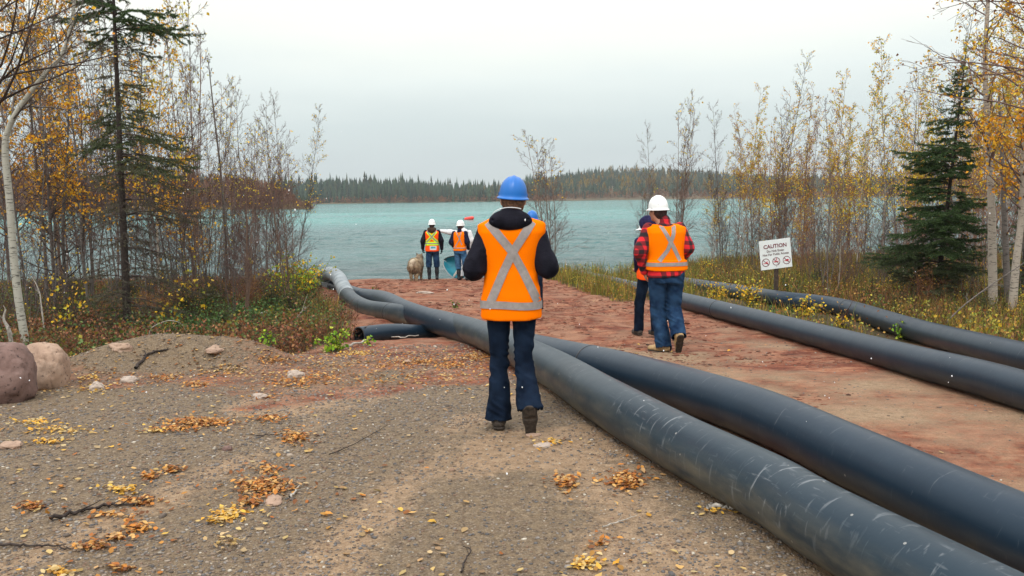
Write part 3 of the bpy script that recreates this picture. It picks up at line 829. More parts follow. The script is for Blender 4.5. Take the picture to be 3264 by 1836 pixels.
def mesh_solid(s, h, warp=None):
    lo, hi = s.bbox(); pad = 3 * h; lo = lo - pad; hi = hi + pad
    n = np.ceil((hi - lo) / h).astype(int) + 1
    ax = [lo[i] + np.arange(n[i]) * h for i in range(3)]
    F = np.full(n, .08, np.float32)
    for kind, a, k, op in s.p:
        l, hh = prim_box(kind, a); m = k + 2 * h + .03
        sl = tuple(slice(max(0, int((l[i] - m - lo[i]) / h)), max(0, min(n[i], int((hh[i] + m - lo[i]) / h) + 2))) for i in range(3))
        if any(q.stop <= q.start for q in sl): continue
        X, Y, Z = np.meshgrid(ax[0][sl[0]], ax[1][sl[1]], ax[2][sl[2]], indexing='ij', sparse=True)
        d = np.minimum(prim_eval(kind, a, X, Y, Z), .08) if op == 'u' else prim_eval(kind, a, X, Y, Z)
        f = F[sl]
        if op == 'u':
            t = np.clip(.5 + .5 * (f - d) / k, 0, 1); F[sl] = f * (1 - t) + d * t - k * t * (1 - t)
        elif op == 'd':      # subtract the prim
            d = -d; t = np.clip(.5 - .5 * (f - d) / k, 0, 1); F[sl] = f * (1 - t) + d * t + k * t * (1 - t)
        elif op == 's':      # keep the negative side of a plane
            t = np.clip(.5 - .5 * (f - d) / k, 0, 1); F[sl] = f * (1 - t) + d * t + k * t * (1 - t)
    # surface nets
    S = F < 0
    c = [S[i:n[0] - 1 + i, j:n[1] - 1 + j, k:n[2] - 1 + k] for i in (0, 1) for j in (0, 1) for k in (0, 1)]
    cnt = sum(q.astype(np.int8) for q in c)
    act = (cnt > 0) & (cnt < 8)
    idx = np.full(act.shape, -1, np.int64); I = np.argwhere(act); idx[act] = np.arange(len(I))
    acc = np.zeros((len(I), 3)); w = np.zeros(len(I))
    corner = [(i, j, k) for i in (0, 1) for j in (0, 1) for k in (0, 1)]
    for a_ in range(8):
        for b_ in range(a_ + 1, 8):
            ca, cb = np.array(corner[a_]), np.array(corner[b_])
            if np.abs(ca - cb).sum() != 1: continue
            fa = F[I[:, 0] + ca[0], I[:, 1] + ca[1], I[:, 2] + ca[2]]; fb = F[I[:, 0] + cb[0], I[:, 1] + cb[1], I[:, 2] + cb[2]]
            m = (fa < 0) != (fb < 0); t = fa[m] / (fa[m] - fb[m])
            acc[m] += ca + t[:, None] * (cb - ca); w[m] += 1
    V = (I + acc / w[:, None]) * h + lo
    Q = []
    for ax_ in range(3):
        o1, o2 = [(1, 2), (2, 0), (0, 1)][ax_]
        sh = [slice(0, None)] * 3
        a_ = [slice(1, n[i] - 1) for i in range(3)]; b_ = list(a_)
        a_[ax_] = slice(0, n[ax_] - 1); b_[ax_] = slice(1, n[ax_])
        A, B = S[tuple(a_)], S[tuple(b_)]
        base = np.argwhere(A != B); fl = A[A != B]
        off = np.array([1, 1, 1]); off[ax_] = 0
        g = base + off
        def cell(d1, d2):
            q = g.copy(); q[:, o1] += d1; q[:, o2] += d2
            return idx[q[:, 0], q[:, 1], q[:, 2]]
        q = np.stack([cell(-1, -1), cell(0, -1), cell(0, 0), cell(-1, 0)], 1)
        q[~fl] = q[~fl][:, ::-1]
        Q.append(q)
    Q = np.concatenate(Q); Q = Q[(Q >= 0).all(1)]
    return V, Q
def vnormals(V, Q):
    N = np.cross(V[Q[:, 2]] - V[Q[:, 0]], V[Q[:, 3]] - V[Q[:, 1]])
    out = np.zeros_like(V)
    for i in range(4): np.add.at(out, Q[:, i], N)
    return out / (np.linalg.norm(out, axis=1)[:, None] + 1e-12)
def solid_obj(name, s, h, m, parent, wr=0.0, wf=(9, 9, 20), seed=0, colr=None, wr2=0.0):
    V, Q = mesh_solid(s, h)
    if wr:
        N = vnormals(V, Q)
        q = V + .05 * np.stack([vnoise(V[:, 0] * 6, V[:, 1] * 6, V[:, 2] * 6, seed + 1), vnoise(V[:, 0] * 6, V[:, 1] * 6, V[:, 2] * 6, seed + 2), vnoise(V[:, 0] * 5, V[:, 1] * 5, V[:, 2] * 5, seed + 3)], 1)
        a = 1 - np.abs(vnoise(q[:, 0] * wf[0], q[:, 1] * wf[1], q[:, 2] * wf[2], seed)) * 2
        b_ = vnoise(q[:, 0] * 4, q[:, 1] * 4, q[:, 2] * 5, seed + 9)
        V = V + N * (wr * a * (.5 + .5 * b_))[:, None] + N * (wr * .8 * b_)[:, None]
        if wr2: V = V + N * (wr2 * fbm(V[:, 0] * 60, V[:, 1] * 60, V[:, 2] * 60, seed=seed))[:, None]
    o = mesh_obj(name, V, Q, m, parent, smooth=True, colr=colr(V) if colr else None)
    return o, V, Q

# cloth and skin
def cloth(name, c, rough=.85, var=.12, vs=20, bump=.35, bs=260, **k): return mat(name, c, rough, var=var, vscale=vs, bump=bump, bscale=bs, spec=.05, **k)
M_skin = mat('skin', (.42, .23, .16), .55, var=.12, vscale=14, bump=.15, bscale=120)
M_orange = cloth('hi_vis_orange', (1.0, .19, .0), .85, var=.03, vs=6); M_orange.node_tree.nodes['Principled BSDF'].inputs['Specular IOR Level'].default_value = .03
M_orange2 = cloth('hi_vis_orange_red', (1.0, .10, .01), .7, var=.05, vs=6)
M_silver = cloth('reflective_grey_tape', (.30, .27, .26), .5, var=.10, vs=30, bump=.5)
M_lime = cloth('lime_tape', (.62, .95, .02), .6, var=.05)
M_black = cloth('black_jacket', (.010, .010, .016), .7, var=.3, vs=9, bump=.5, bs=60)
M_navy = cloth('navy_jacket', (.012, .014, .038), .8, var=.25, vs=10)
M_navyd = cloth('navy_knit', (.020, .018, .055), .9, var=.3, vs=30)
M_jean_d = cloth('dark_denim', (.004, .008, .018), .85, color2=(.009, .018, .038), vs=9)
M_jean = cloth('blue_denim', (.008, .022, .058), .85, color2=(.024, .060, .125), vs=9)
M_jean2 = cloth('washed_denim', (.02, .065, .15), .85, color2=(.06, .15, .27), vs=9)
M_white = cloth('white_coverall', (.68, .70, .72), .8, var=.08)
M_rubber = mat('black_rubber', (.014, .016, .020), .45, var=.2)
M_glove = cloth('dark_glove', (.012, .022, .030), .8)
M_boot = mat('dark_leather', (.055, .045, .038), .75, var=.3, vscale=20, bump=.4)
M_boot_tan = mat('tan_leather', (.36, .24, .12), .75, var=.25, vscale=16, bump=.4)
M_sole = mat('boot_sole', (.045, .035, .028), .85, var=.4, vscale=30, bump=.6)
M_hair = mat('brown_hair', (.10, .045, .022), .6, var=.5, vscale=60, bump=.8, bscale=150)
M_hair_d = mat('dark_hair', (.035, .016, .014), .6, var=.4, vscale=60, bump=.8, bscale=150)
M_hblue = mat('blue_helmet_plastic', (.0, .125, .46), .4, var=.05, vscale=5, spec=.5)
M_hwhite = mat('white_helmet_plastic', (.78, .80, .80), .35, var=.03, vscale=5, spec=.5)
M_eye = mat('eye_white', (.7, .68, .65), .3); M_band = mat('suspension_black', (.012, .012, .014), .6); M_clip = mat('suspension_clip', (.35, .36, .36), .4)
M_brown = cloth('brown_hood', (.045, .028, .02), .9, var=.3)
def plaid_mat():
    m = bpy.data.materials.new('red_black_plaid'); m.use_nodes = True
    b = NB(m); P = m.node_tree.nodes['Principled BSDF']; ob = b.new('ShaderNodeTexCoord').outputs['Object']
    w = b.new('ShaderNodeVectorMath', operation='MULTIPLY_ADD'); nz = b.new('ShaderNodeTexNoise'); nz.inputs['Scale'].default_value = 5; b.link(ob, nz.inputs[0])
    b.link(nz.outputs['Color'], w.inputs[0]); w.inputs[1].default_value = (.03, .03, .03); b.link(ob, w.inputs[2])
    s = b.new('ShaderNodeSeparateXYZ'); b.link(w.outputs[0], s.inputs[0])
    st = lambda v, f: b.math('GREATER_THAN', b.math('SINE', b.math('MULTIPLY', v, f)), 0.0)
    h = b.math('ADD', s.outputs[0], b.math('MULTIPLY', s.outputs[1], .8))
    f = b.math('MULTIPLY', b.math('ADD', st(h, 66), st(s.outputs[2], 66)), .5)
    c = b.ramp(f, [(0, (.62, .010, .020)), (.5, (.16, .006, .012)), (1, (.012, .006, .010))])
    m.node_tree.nodes['Color Ramp'].color_ramp.interpolation = 'CONSTANT'
    e = m.node_tree.nodes['Color Ramp'].color_ramp.elements; e[0].position = 0; e[1].position = .4; e[2].position = .9
    b.link(c, P.inputs['Base Color']); P.inputs['Roughness'].default_value = .9
    return m
M_plaid = plaid_mat()

def unit(v): v = np.array(v, float); return v / (np.linalg.norm(v) + 1e-9)
def hand(s, w, d, n, side, grow=0.0, curl=.6, scale=1.0):
    """palm, four unequal bent fingers and a thumb; d along the hand, n towards the palm side, side = thumb side"""
    w = np.array(w, float); d = unit(d); n = unit(n - d * np.dot(n, d)); sd = unit(np.cross(d, n)) * side; q = scale
    for o in (-.026, -.009, .009, .026):
        s.cap(w + sd * o * .7 * q, w + d * .085 * q + sd * o * q, .015 * q + grow, .012 * q + grow, k=.012)
    for o, L in ((.030, .070), (.010, .080), (-.010, .075), (-.029, .060)):
        p = w + d * .088 * q + sd * o * q; a = curl * .5
        for j, fr in enumerate((.45, .32, .23)):
            dd = d * math.cos(a) + n * math.sin(a); p2 = p + dd * L * fr * q
            s.cap(p, p2, (.0088 - .0008 * j) * q + grow, (.0082 - .0008 * j) * q + grow, k=.004); p = p2; a += curl
    p = w + d * .022 * q + sd * .026 * q
    for dd, L, r in ((unit(d * .55 + sd * .8 + n * .25), .040, .012), (unit(d * .85 + sd * .35 + n * .4), .032, .0105), (unit(d * .95 + n * .4), .026, .009)):
        p2 = p + dd * L * q; s.cap(p, p2, r * q + grow, r * .93 * q + grow, k=.006); p = p2

def head_parts(s, c, f, grow=0.0):
    """head solid around centre c (eye level), facing f (horizontal)"""
    f = unit(f); r = unit(np.cross(f, [0, 0, 1])); u = np.array([0, 0, 1.0]); P = lambda a, b_, d: c + r * a + f * b_ + u * d
    rot = np.stack([r, f, u], 1)
    s.ell(P(0, -.012, .03), (.076, .096, .088), k=.02, rot=rot)
    s.ell(P(0, .025, -.03), (.060, .066, .082), k=.03, rot=rot)
    s.cap(P(0, .055, -.088), P(0, .062, -.092), .024, .022, k=.03)          # chin
    s.cap(P(0, .088, .0), P(0, .108, -.032), .009, .013, k=.012)            # nose
    for a in (-1, 1):
        s.ell(P(.036 * a, .066, -.028), (.024, .022, .022), k=.02, rot=rot)   # cheek
        s.cap(P(.012 * a, .086, .018), P(.045 * a, .074, .020), .010, .008, k=.012)  # brow
        s.ell(P(.030 * a, .092, .002), (.014, .012, .010), k=.006, op='d', rot=rot)  # eye socket
        s.ell(P(.078 * a, -.012, -.006), (.010, .019, .032), k=.006, rot=rot)  # ear
    s.cap(P(-.022, .086, -.052), P(.022, .086, -.052), .007, .007, k=.006)  # lips
    s.cap(P(-.020, .086, -.063), P(.020, .086, -.063), .0075, .0075, k=.005)
    return P, rot

def helmet(parent, c, f, m, tilt=(0, 0), s=.87, band=True):
    """hard hat: dome with a raised centre rib, rolled brim, peak in front, suspension band inside"""
    f = unit(f); ang = math.atan2(-f[0], f[1])
    nt_, nr = 56, 18
    th = np.linspace(0, 2 * np.pi, nt_, endpoint=False)
    rings = []
    fr = np.maximum(0, np.sin(th)) ** 3
    for k in range(nr):
        ph = (k + .02) / (nr - 1) * math.pi / 2
        rx, ry = .114 * math.sin(ph) ** .86, .138 * math.sin(ph) ** .86
        x, y = rx * np.cos(th), ry * np.sin(th)
        z = .132 * math.cos(ph) ** .92 * np.ones_like(th)
        rib = np.exp(-(x / .017) ** 2) * .008 + (np.exp(-((np.abs(x) - .045) / .010) ** 2)) * .0035
        z = z + rib * math.cos(ph) ** .4
        rings.append(np.stack([x, y, z], 1))
    for e_, z_ in ((.004, -.006), (.012, -.010), (.017, -.014), (.0175, -.020), (.012, -.021), (.0, -.017), (-.004, -.004)):
        k = max(0, e_) / .0175
        rings.append(np.stack([(.114 + e_) * np.cos(th), (.138 + e_ + .048 * fr * k) * np.sin(th), np.full(nt_, z_) - .012 * fr * k], 1))
    for k in range(nr - 1, 0, -1):
        r_ = rings[k].copy(); r_[:, :2] *= .965; r_[:, 2] = r_[:, 2] * .965 - .002; rings.append(r_)
    V = np.concatenate(rings); n = len(rings)
    i = np.arange(n * nt_).reshape(n, nt_); j = np.roll(i, -1, 1)
    F = np.stack([i[:-1].ravel(), i[1:].ravel(), j[1:].ravel(), j[:-1].ravel()], 1)
    # vents / slots moulding at the sides
    o = mesh_obj('helmet', V * s * np.array([1, 1, 1.2]), F, [m], parent, smooth=True)
    o.location = tuple(c); o.rotation_euler = Euler((tilt[0], tilt[1], ang))
    for a in (-1, 1):
        bm_v = np.array([(x, y, z) for z in (-.002, .022) for y in (-.016, .016) for x in (0, .006)]) * s
        bm_v[:, 0] = bm_v[:, 0] * a + .1125 * a * s; bm_v[:, 1] -= .0
        Fb = [(0, 1, 3, 2), (4, 6, 7, 5), (0, 4, 5, 1), (2, 3, 7, 6), (0, 2, 6, 4), (1, 5, 7, 3)]
        mesh_obj('accessory_slot', bm_v, Fb, [m], o)
    if band:
        t = np.linspace(math.pi * 1.08, math.pi * 1.92, 24)
        B = []
        for z_, q in ((-.004, 1.0), (-.047, .93)):
            for qq in (1.0, .955): B.append(np.stack([.098 * np.cos(t) * q * qq, .118 * np.sin(t) * q * qq, np.full(24, z_)], 1))
        B = np.concatenate(B) * s; k = np.arange(23)
        F = np.concatenate([np.stack([k, k + 1, k + 49, k + 48], 1), np.stack([k + 24, k + 72, k + 73, k + 25], 1), np.stack([k + 48, k + 49, k + 73, k + 72], 1)])
        mesh_obj('headband', B, F, [M_band], o, smooth=True)
        for a in (-1, 1):
            q = np.array([(.066, -.088, -.006), (.084, -.071, -.006), (.079, -.068, -.038), (.062, -.084, -.038)]); q2 = q * np.array([1.06, 1.06, 1])
            Vc = np.concatenate([q, q2]) * np.array([a, 1, 1]) * s
            mesh_obj('suspension_clip', Vc, [(0, 1, 2, 3), (4, 7, 6, 5), (0, 4, 5, 1), (1, 5, 6, 2), (2, 6, 7, 3), (3, 7, 4, 0)], [M_clip], o)
    return o

def boot(parent, ank, toe_dir, up_dir, m, tall=.14, s=1.0, solem=None, name='boot', toe=None):
    """ank: ankle; toe_dir: where the toe points; up_dir: away from the sole"""
    t = unit(toe_dir); u = unit(np.array(up_dir, float) - t * np.dot(up_dir, t)); r = np.cross(t, u)
    S = Solid()
    S.cap((0, -.035, .045), (0, .06, .045), .043, .044, k=.03).cap((0, .06, .040), (0, .175, .030), .044, .034, k=.04)
    S.cap((0, -.01, .06), (0, -.02, tall), .047, .050, k=.03)
    S.plane((0, 0, .016), (0, 0, -1))
    S.plane((0, 0, tall), (0, 0, 1))
    o, V, Q = solid_obj(name, S, .009, m, parent, wr=.0012, wf=(30, 30, 50))
    S2 = Solid()
    S2.cap((0, -.035, .012), (0, .05, .012), .042, .040, k=.02).cap((0, .05, .012), (.0, .168, .012), .041, .037, k=.02)
    S2.plane((0, 0, .018), (0, 0, 1)).plane((0, 0, .0), (0, 0, -1))
    S2.cap((-.1, .028, -.004), (.1, .028, -.004), .012, .012, op='d', k=.004)
    o2, _, _ = solid_obj('sole', S2, .008, solem or M_sole, o)
    M = Matrix(((r[0], t[0], u[0], 0), (r[1], t[1], u[1], 0), (r[2], t[2], u[2], 0), (0, 0, 0, 1)))
    o.matrix_local = Matrix.Translation(Vector(ank) - Vector(u) * .075 * s) @ M @ Matrix.Scale(s, 4)
    return o

def ribbon(name, bvh, path, width, m, parent, out=.004, ndir=None, n=26, thick=.002, closed=False):
    """a strip laid on a garment: path of (x, z) seen from behind, or angles round the body"""
    P = []
    for (x, z) in path: P.append((x, z))
    P = np.array(P); seg = np.linalg.norm(np.diff(P, axis=0), axis=1); L = np.concatenate([[0], np.cumsum(seg)])
    t = np.linspace(0, L[-1], n); C = np.stack([np.interp(t, L, P[:, 0]), np.interp(t, L, P[:, 1])], 1)
    T = np.gradient(C, axis=0); T /= np.linalg.norm(T, axis=1)[:, None]; N = np.stack([-T[:, 1], T[:, 0]], 1)
    m_ = 5; V = []; ok = np.ones((n, m_), bool); 
    for i in range(n):
        for j in range(m_):
            q = C[i] + N[i] * width * (j / (m_ - 1) - .5)
            h = bvh.ray_cast(Vector((q[0], -1.0, q[1])), Vector((0, 1, 0)))
            if h[0] is None: ok[i, j] = False; V.append((q[0], 0, q[1]))
            else: V.append(tuple(h[0] + h[1] * out))
    F = [(i * m_ + j, i * m_ + j + 1, (i + 1) * m_ + j + 1, (i + 1) * m_ + j) for i in range(n - 1) for j in range(m_ - 1)
         if ok[i, j] and ok[i + 1, j] and ok[i, j + 1] and ok[i + 1, j + 1]]
    V = np.array(V); 
    return mesh_obj(name, V, F, [m], parent, smooth=True)
def hoop(name, bvh, z, width, m, parent, centre=(0, 0), out=.004, n=72, dz=None, a0=0, a1=2 * math.pi, maxr=1.0):
    V = []; m_ = 4; okk = []
    A = np.linspace(a0, a1, n)
    for a in A:
        for j in range(m_):
            zz = z + width * (j / (m_ - 1) - .5) + (dz(a) if dz else 0)
            d = Vector((math.cos(a), math.sin(a), 0)); o_ = Vector((centre[0], centre[1], zz)) + d * maxr
            h = bvh.ray_cast(o_, -d)
            okk.append(h[0] is not None)
            V.append(tuple(h[0] + h[1] * out) if h[0] is not None else (0, 0, zz))
    F = [(i * m_ + j, (i + 1) * m_ + j, (i + 1) * m_ + j + 1, i * m_ + j + 1) for i in range(n - 1) for j in range(m_ - 1)
         if all(okk[q] for q in (i * m_ + j, (i + 1) * m_ + j, (i + 1) * m_ + j + 1, i * m_ + j + 1))]
    return mesh_obj(name, np.array(V), F, [m], parent, smooth=True)

DEF = dict(
    lean=(0, 0), head=(0, .03, 1.615), face=(0, 1, 0),
    shL=(-.185, 0, 1.41), elL=(-.235, -.05, 1.13), wrL=(-.20, .14, 1.02), shR=(.185, 0, 1.41), elR=(.235, -.05, 1.13), wrR=(.20, .14, 1.02),
    hdL=(.15, 1, .1), hdR=(-.15, 1, .1), hnL=(0, 0, -1), hnR=(0, 0, -1), curl=.7,
    hipL=(-.09, 0, .90), knL=(-.10, .02, .48), anL=(-.10, 0, .085), hipR=(.09, 0, .90), knR=(.10, .02, .48), anR=(.10, 0, .085),
    toeL=(0, 1, 0), toeR=(0, 1, 0), upL=(0, 0, 1), upR=(0, 0, 1))

def person(label, loc, rz, scale, c, vox=.011):
    J = dict(DEF); J.update(c.get('pose', {}))
    J = {k: (np.array(v, float) if isinstance(v, tuple) else v) for k, v in J.items()}
    root = empty('person', loc, rz); root.scale = (scale,) * 3
    tag(root, label, 'person', c.get('group'))
    lx, ly = J['lean']; T = lambda z: np.array([lx, ly]) * max(0, z - .9)
    up = lambda v: np.array([v[0] + lx * max(0, v[2] - .9), v[1] + ly * max(0, v[2] - .9), v[2]])
    g = c.get('girth', 1.0)
    for k in ('shL', 'elL', 'wrL', 'shR', 'elR', 'wrR', 'head'): J[k] = up(J[k])
    hd = J['head']; neck = up(np.array([0, -.012, 1.44]))
    def torso(lv, gx=1.0, gy=None):
        return [(z, T(z)[0] + cx, T(z)[1] + cy, rx * gx * g, ry * (gy or gx) * g) for z, cx, cy, rx, ry in lv]
    # ---- body: one continuous surface
    B = Solid()
    B.loft(torso([(.86, 0, 0, .15, .10), (.95, 0, 0, .155, .105), (1.08, 0, 0, .135, .09), (1.25, 0, 0, .155, .10), (1.37, 0, 0, .165, .085), (1.43, 0, -.01, .10, .06)]), k=.03)
    B.cap(neck - np.array([0, 0, .06]), hd + np.array([0, -.02, -.06]), .056, .05, k=.03)
    P, rot = head_parts(B, hd, J['face'])
    for s_ in 'LR':
        sh, el, wr = J['sh' + s_], J['el' + s_], J['wr' + s_]
        B.cap(sh, el, .050, .040, k=.04).cap(el, wr, .040, .027, k=.02)
        hand(B, wr, J['hd' + s_], J['hn' + s_], -1 if s_ == 'L' else 1, curl=J['curl'])
        hp, kn, an = J['hip' + s_], J['kn' + s_], J['an' + s_]
        B.cap(hp, kn, .078, .050, k=.04).cap(kn, (kn + an) / 2, .048, .046, k=.02).cap((kn + an) / 2, an, .046, .034, k=.03)
        t = unit(J['toe' + s_]); B.cap(an - unit(J['up' + s_]) * .035 - t * .02, an - unit(J['up' + s_]) * .045 + t * .12, .030, .024, k=.02)
    solid_obj('body', B, min(vox, .010), [M_skin], root)
    for a in (-1, 1):
        V, F = ICO[2]
        o = mesh_obj('eye', V * .0115, F, [M_eye], root, smooth=True); o.location = tuple(P(.030 * a, .079, .002))
        p_ = mesh_obj('pupil', V * .005, F, [M_band], o, smooth=True); p_.location = tuple(unit(J['face']) * .0085)
    # ---- hair
    H = Solid(); H.ell(P(0, -.018, .035), (.086, .106, .096), k=.02, rot=rot).ell(P(0, -.055, -.035), (.070, .055, .066), k=.03, rot=rot)
    if c.get('hairlow'): H.cap(P(0, -.06, -.05), P(0, -.058, -.105), .046, .030, k=.03)
    H.plane(P(0, .045, .0), unit(J['face']) * .9 - np.array([0, 0, .55]))
    solid_obj('hair', H, .010, [c.get('hair', M_hair)], root, wr=.003, wf=(60, 60, 14))
    # ---- jacket
    puf = c.get('puff', .0)
    K = Solid(); jz = c.get('jacket_hem', .88)
    K.loft(torso([(jz, 0, 0, .165, .115), (.95, 0, .0, .168, .118), (1.05, 0, 0, .158, .112), (1.2, 0, 0, .172, .118), (1.33, 0, 0, .185, .108), (1.40, 0, -.005, .165, .09), (1.455, 0, -.012, .085, .072)]), k=.03)
    K.cap(neck, neck + np.array([0, .0, .055]), .070, .066, k=.02)
    for s_ in 'LR':
        sh, el, wr = J['sh' + s_], J['el' + s_], J['wr' + s_]
        K.cap(sh, el, c.get('shr', .064) + puf * .3, .060 + puf, k=.05).cap(el, wr, .059 + puf, .040 + puf * .3, k=.02)
        mid = el * .85 + sh * .15; K.ell(mid, (.060 + puf, .062 + puf, .07 + puf), k=.03)
    K.plane(up(np.array([0, 0, jz])), (0, 0, -1))
    if c.get('hood'):
        hz = c.get('hoodz', 1.475); b_ = up(np.array([0, -.085, hz]))
        K.ell(b_ + np.array([0, 0, -.03]), (.150, .075, .072), k=.025)
        K.ell(b_ + np.array([0, .03, .0]), (.115, .075, .050), k=.02)
        K.cap(b_ + np.array([-.13, -.035, -.02]), b_ + np.array([.13, -.035, -.02]), .006, .006, k=.01, op='d')
    jk, JV, JQ = solid_obj('jacket', K, vox, [c['jacket']], root, wr=c.get('jw', .005), wf=(10, 10, 24), seed=3)
    if c.get('hood_mat'):
        b_ = up(np.array([0, -.085, 1.475])); q = Solid()
        q.ell(b_ + np.array([0, -.006, -.028]), (.115, .075, .075), k=.02).cap(b_ + np.array([-.08, .03, .02]), b_ + np.array([.08, .03, .02]), .05, .05, k=.03)
        solid_obj('hood', q, vox, [c['hood_mat']], root, wr=.005)
    if c.get('hood_up'):
        q = Solid(); q.ell(P(0, -.015, .055), (.120, .142, .135), k=.02, rot=rot).cap(P(0, -.03, -.02), neck, .095, .085, k=.04)
        q.ell(P(0, .11, -.01), (.075, .085, .11), op='d', k=.015, rot=rot)
        solid_obj('hood', q, vox, [c['hood_up']], root, wr=.004)
    # ---- vest
    if c.get('vest'):
        v = c['vest']; hem = v.get('hem', .80); fl = v.get('flare', .0); sw = v.get('sw', .205)
        W = Solid()
        W.loft(torso([(hem - .05, 0, 0, .196 + fl, .142), (hem + .1, 0, 0, .192 + fl * .8, .138), (1.0, 0, 0, .180 + fl * .4, .134), (1.10, 0, 0, .174 + fl * .2, .128), (1.25, 0, 0, .194, .130), (1.36, 0, -.004, sw, .122), (1.415, 0, -.006, sw, .095), (1.452, 0, -.01, sw * .62, .068)]), k=.02, e=2.6)
        W.plane((0, 0, hem), (0, .12, -1))
        for s_ in 'LR':
            sg = -1 if s_ == 'L' else 1
            sh, el = J['sh' + s_], J['el' + s_]
            a = np.array([sg * (sw + .055) + T(1.3)[0], sh[1], 1.28]); W.cap(a, a + np.array([-sg * .0, 0, -.13]), .062, .052, op='d', k=.03)
        W.cap(neck + np.array([0, .02, -.01]), neck + np.array([0, .10, -.05]), .085, .09, op='d', k=.02)
        W.ell(neck + np.array([0, -.02, .035]), (.10, .10, .055), op='d', k=.015)
        vo, VV, VQ = solid_obj('vest', W, min(vox, .009), [v.get('mat', M_orange)], root, wr=v.get('wr', .005), wf=(6, 6, 8), seed=c.get('seed', 5))
        bv = BVHTree.FromPolygons([Vector(q) for q in VV], [tuple(q) for q in VQ])
        if vox > .012: print('vest', len(VV))
        for st in v.get('strips', []):
            ribbon('reflective_tape', bv, [(x + T(z)[0] * 1, z) for x, z in st['p']], st['w'], st['m'], vo, out=st.get('o', .004))
        for z_, w_, mm, oo in v.get('hoops', []):
            hoop('reflective_tape', bv, z_, w_, mm, vo, centre=tuple(T(z_)), out=oo, dz=v.get('dz'))
        if v.get('pocket'):
            x0, x1, z0, z1, mm, oo = v['pocket']
            ribbon('back_pocket', bv, [(x0, (z0 + z1) / 2), (x1, (z0 + z1) / 2)], z1 - z0, mm, vo, out=oo)
            ribbon('pocket_card', bv, [(x0 + .025, z0 + (z1 - z0) * .62), (x1 - .025, z0 + (z1 - z0) * .62)], (z1 - z0) * .5, mat('teal_card', (.0, .22, .35), .5, color2=(.1, .45, .5), vscale=60), vo, out=oo + .003)
    if c.get('shirt_tail'):
        z0, z1, mm = c['shirt_tail']; q = Solid(); q.loft(torso([(z0, 0, 0, .186, .138), (z1, 0, 0, .178, .13)]), k=.02)
        q.plane((0, 0, z0 + .012), (.06, 0, -1)); solid_obj('shirt_tail', q, vox, [mm], root, wr=.004)
    # ---- trousers
    Q_ = Solid(); tr = c.get('tr', (.088, .064, .070)); low = c.get('tr_end', 0.0)
    Q_.loft(torso([(.80, 0, .0, .150, .115), (.90, 0, 0, .165, .122), (1.0, 0, 0, .155, .108)]), k=.03)
    for s_ in 'LR':
        hp, kn, an = J['hip' + s_], J['kn' + s_], J['an' + s_]
        cut = kn + (an - kn) * (low if low else 1.04)
        Q_.cap(hp + np.array([0, 0, -.02]), kn, tr[0], tr[1], k=.025).cap(kn, cut, tr[1], tr[2], k=.02)
        Q_.ell(hp + np.array([0, -.045, -.02]), (.080, .065, .085), k=.03)
        dn = unit(cut - kn)
    V, F = mesh_solid(Q_, vox)
    # the cuffs end cleanly: drop what lies beyond the hem of each leg
    keep = np.ones(len(V), bool)
    for s_ in 'LR':
        kn, an = J['kn' + s_], J['an' + s_]; cut = kn + (an - kn) * (low if low else 1.04); dn = unit(cut - kn)
        if c.get('level'): dn = unit(dn + np.array([0, 0, -c['level']]))
        r_ = V - cut; al = r_ @ dn; side = (np.linalg.norm(r_, axis=1) < .16) & (((V[:, 0] < 0) == (s_ == 'L')) | (abs(V[:, 0] - cut[0]) < .07))
        keep &= ~((al > 0.002) & side)
    Fk = F[keep[F].all(1)]
    N = vnormals(V, F); a_ = 1 - np.abs(vnoise(V[:, 0] * 9, V[:, 1] * 9, V[:, 2] * 21 + V[:, 0] * 12, seed=7)) * 2
    legz = np.exp(-((V[:, 2] - .46) / .14) ** 2) + np.exp(-((V[:, 2] - .80) / .08) ** 2) * .7 + np.exp(-((V[:, 2] - .14) / .10) ** 2) * .8 + .25
    V = V + N * (c.get('tw', .005) * a_ * legz)[:, None]
    to = mesh_obj('trousers', V, Fk, [c['trousers']], root, smooth=True)
    sol = to.modifiers.new('cloth', 'SOLIDIFY'); sol.thickness = .004; sol.offset = -1
    if c.get('tall_boots'):
        for s_ in 'LR':
            kn, an = J['kn' + s_], J['an' + s_]; q = Solid()
            top = kn + (an - kn) * c['tall_boots']
            q.cap(top, (top + an) / 2, .060, .058, k=.02).cap((top + an) / 2, an, .058, .046, k=.02)
            t = unit(J['toe' + s_]); q.cap(an - np.array([0, 0, .035]) - t * .02, an + t * .13 - np.array([0, 0, .045]), .048, .038, k=.03)
            q.plane((0, 0, .006), (0, 0, -1))
            solid_obj('rubber_boot', q, .010, [M_rubber], root, wr=.003)
    else:
        for s_ in 'LR':
            boot(root, J['an' + s_], J['toe' + s_], J['up' + s_], c.get('boot', M_boot), solem=c.get('sole'))
    # ---- gloves
    if c.get('gloves'):
        for s_ in 'LR':
            q = Solid(); hand(q, J['wr' + s_], J['hd' + s_], J['hn' + s_], -1 if s_ == 'L' else 1, grow=.0045, curl=J['curl'])
            w = J['wr' + s_]; q.cap(w - unit(J['hd' + s_]) * .05, w, .038, .032, k=.015)
            solid_obj('glove', q, .008, [c['gloves']], root)
    if c.get('helmet'):
        hp = P(0, -.012, c.get('hz', .030)); helmet(root, hp, J['face'], c['helmet'], c.get('htilt', (0, 0)), s=c.get('hs', .87))
    return root, J

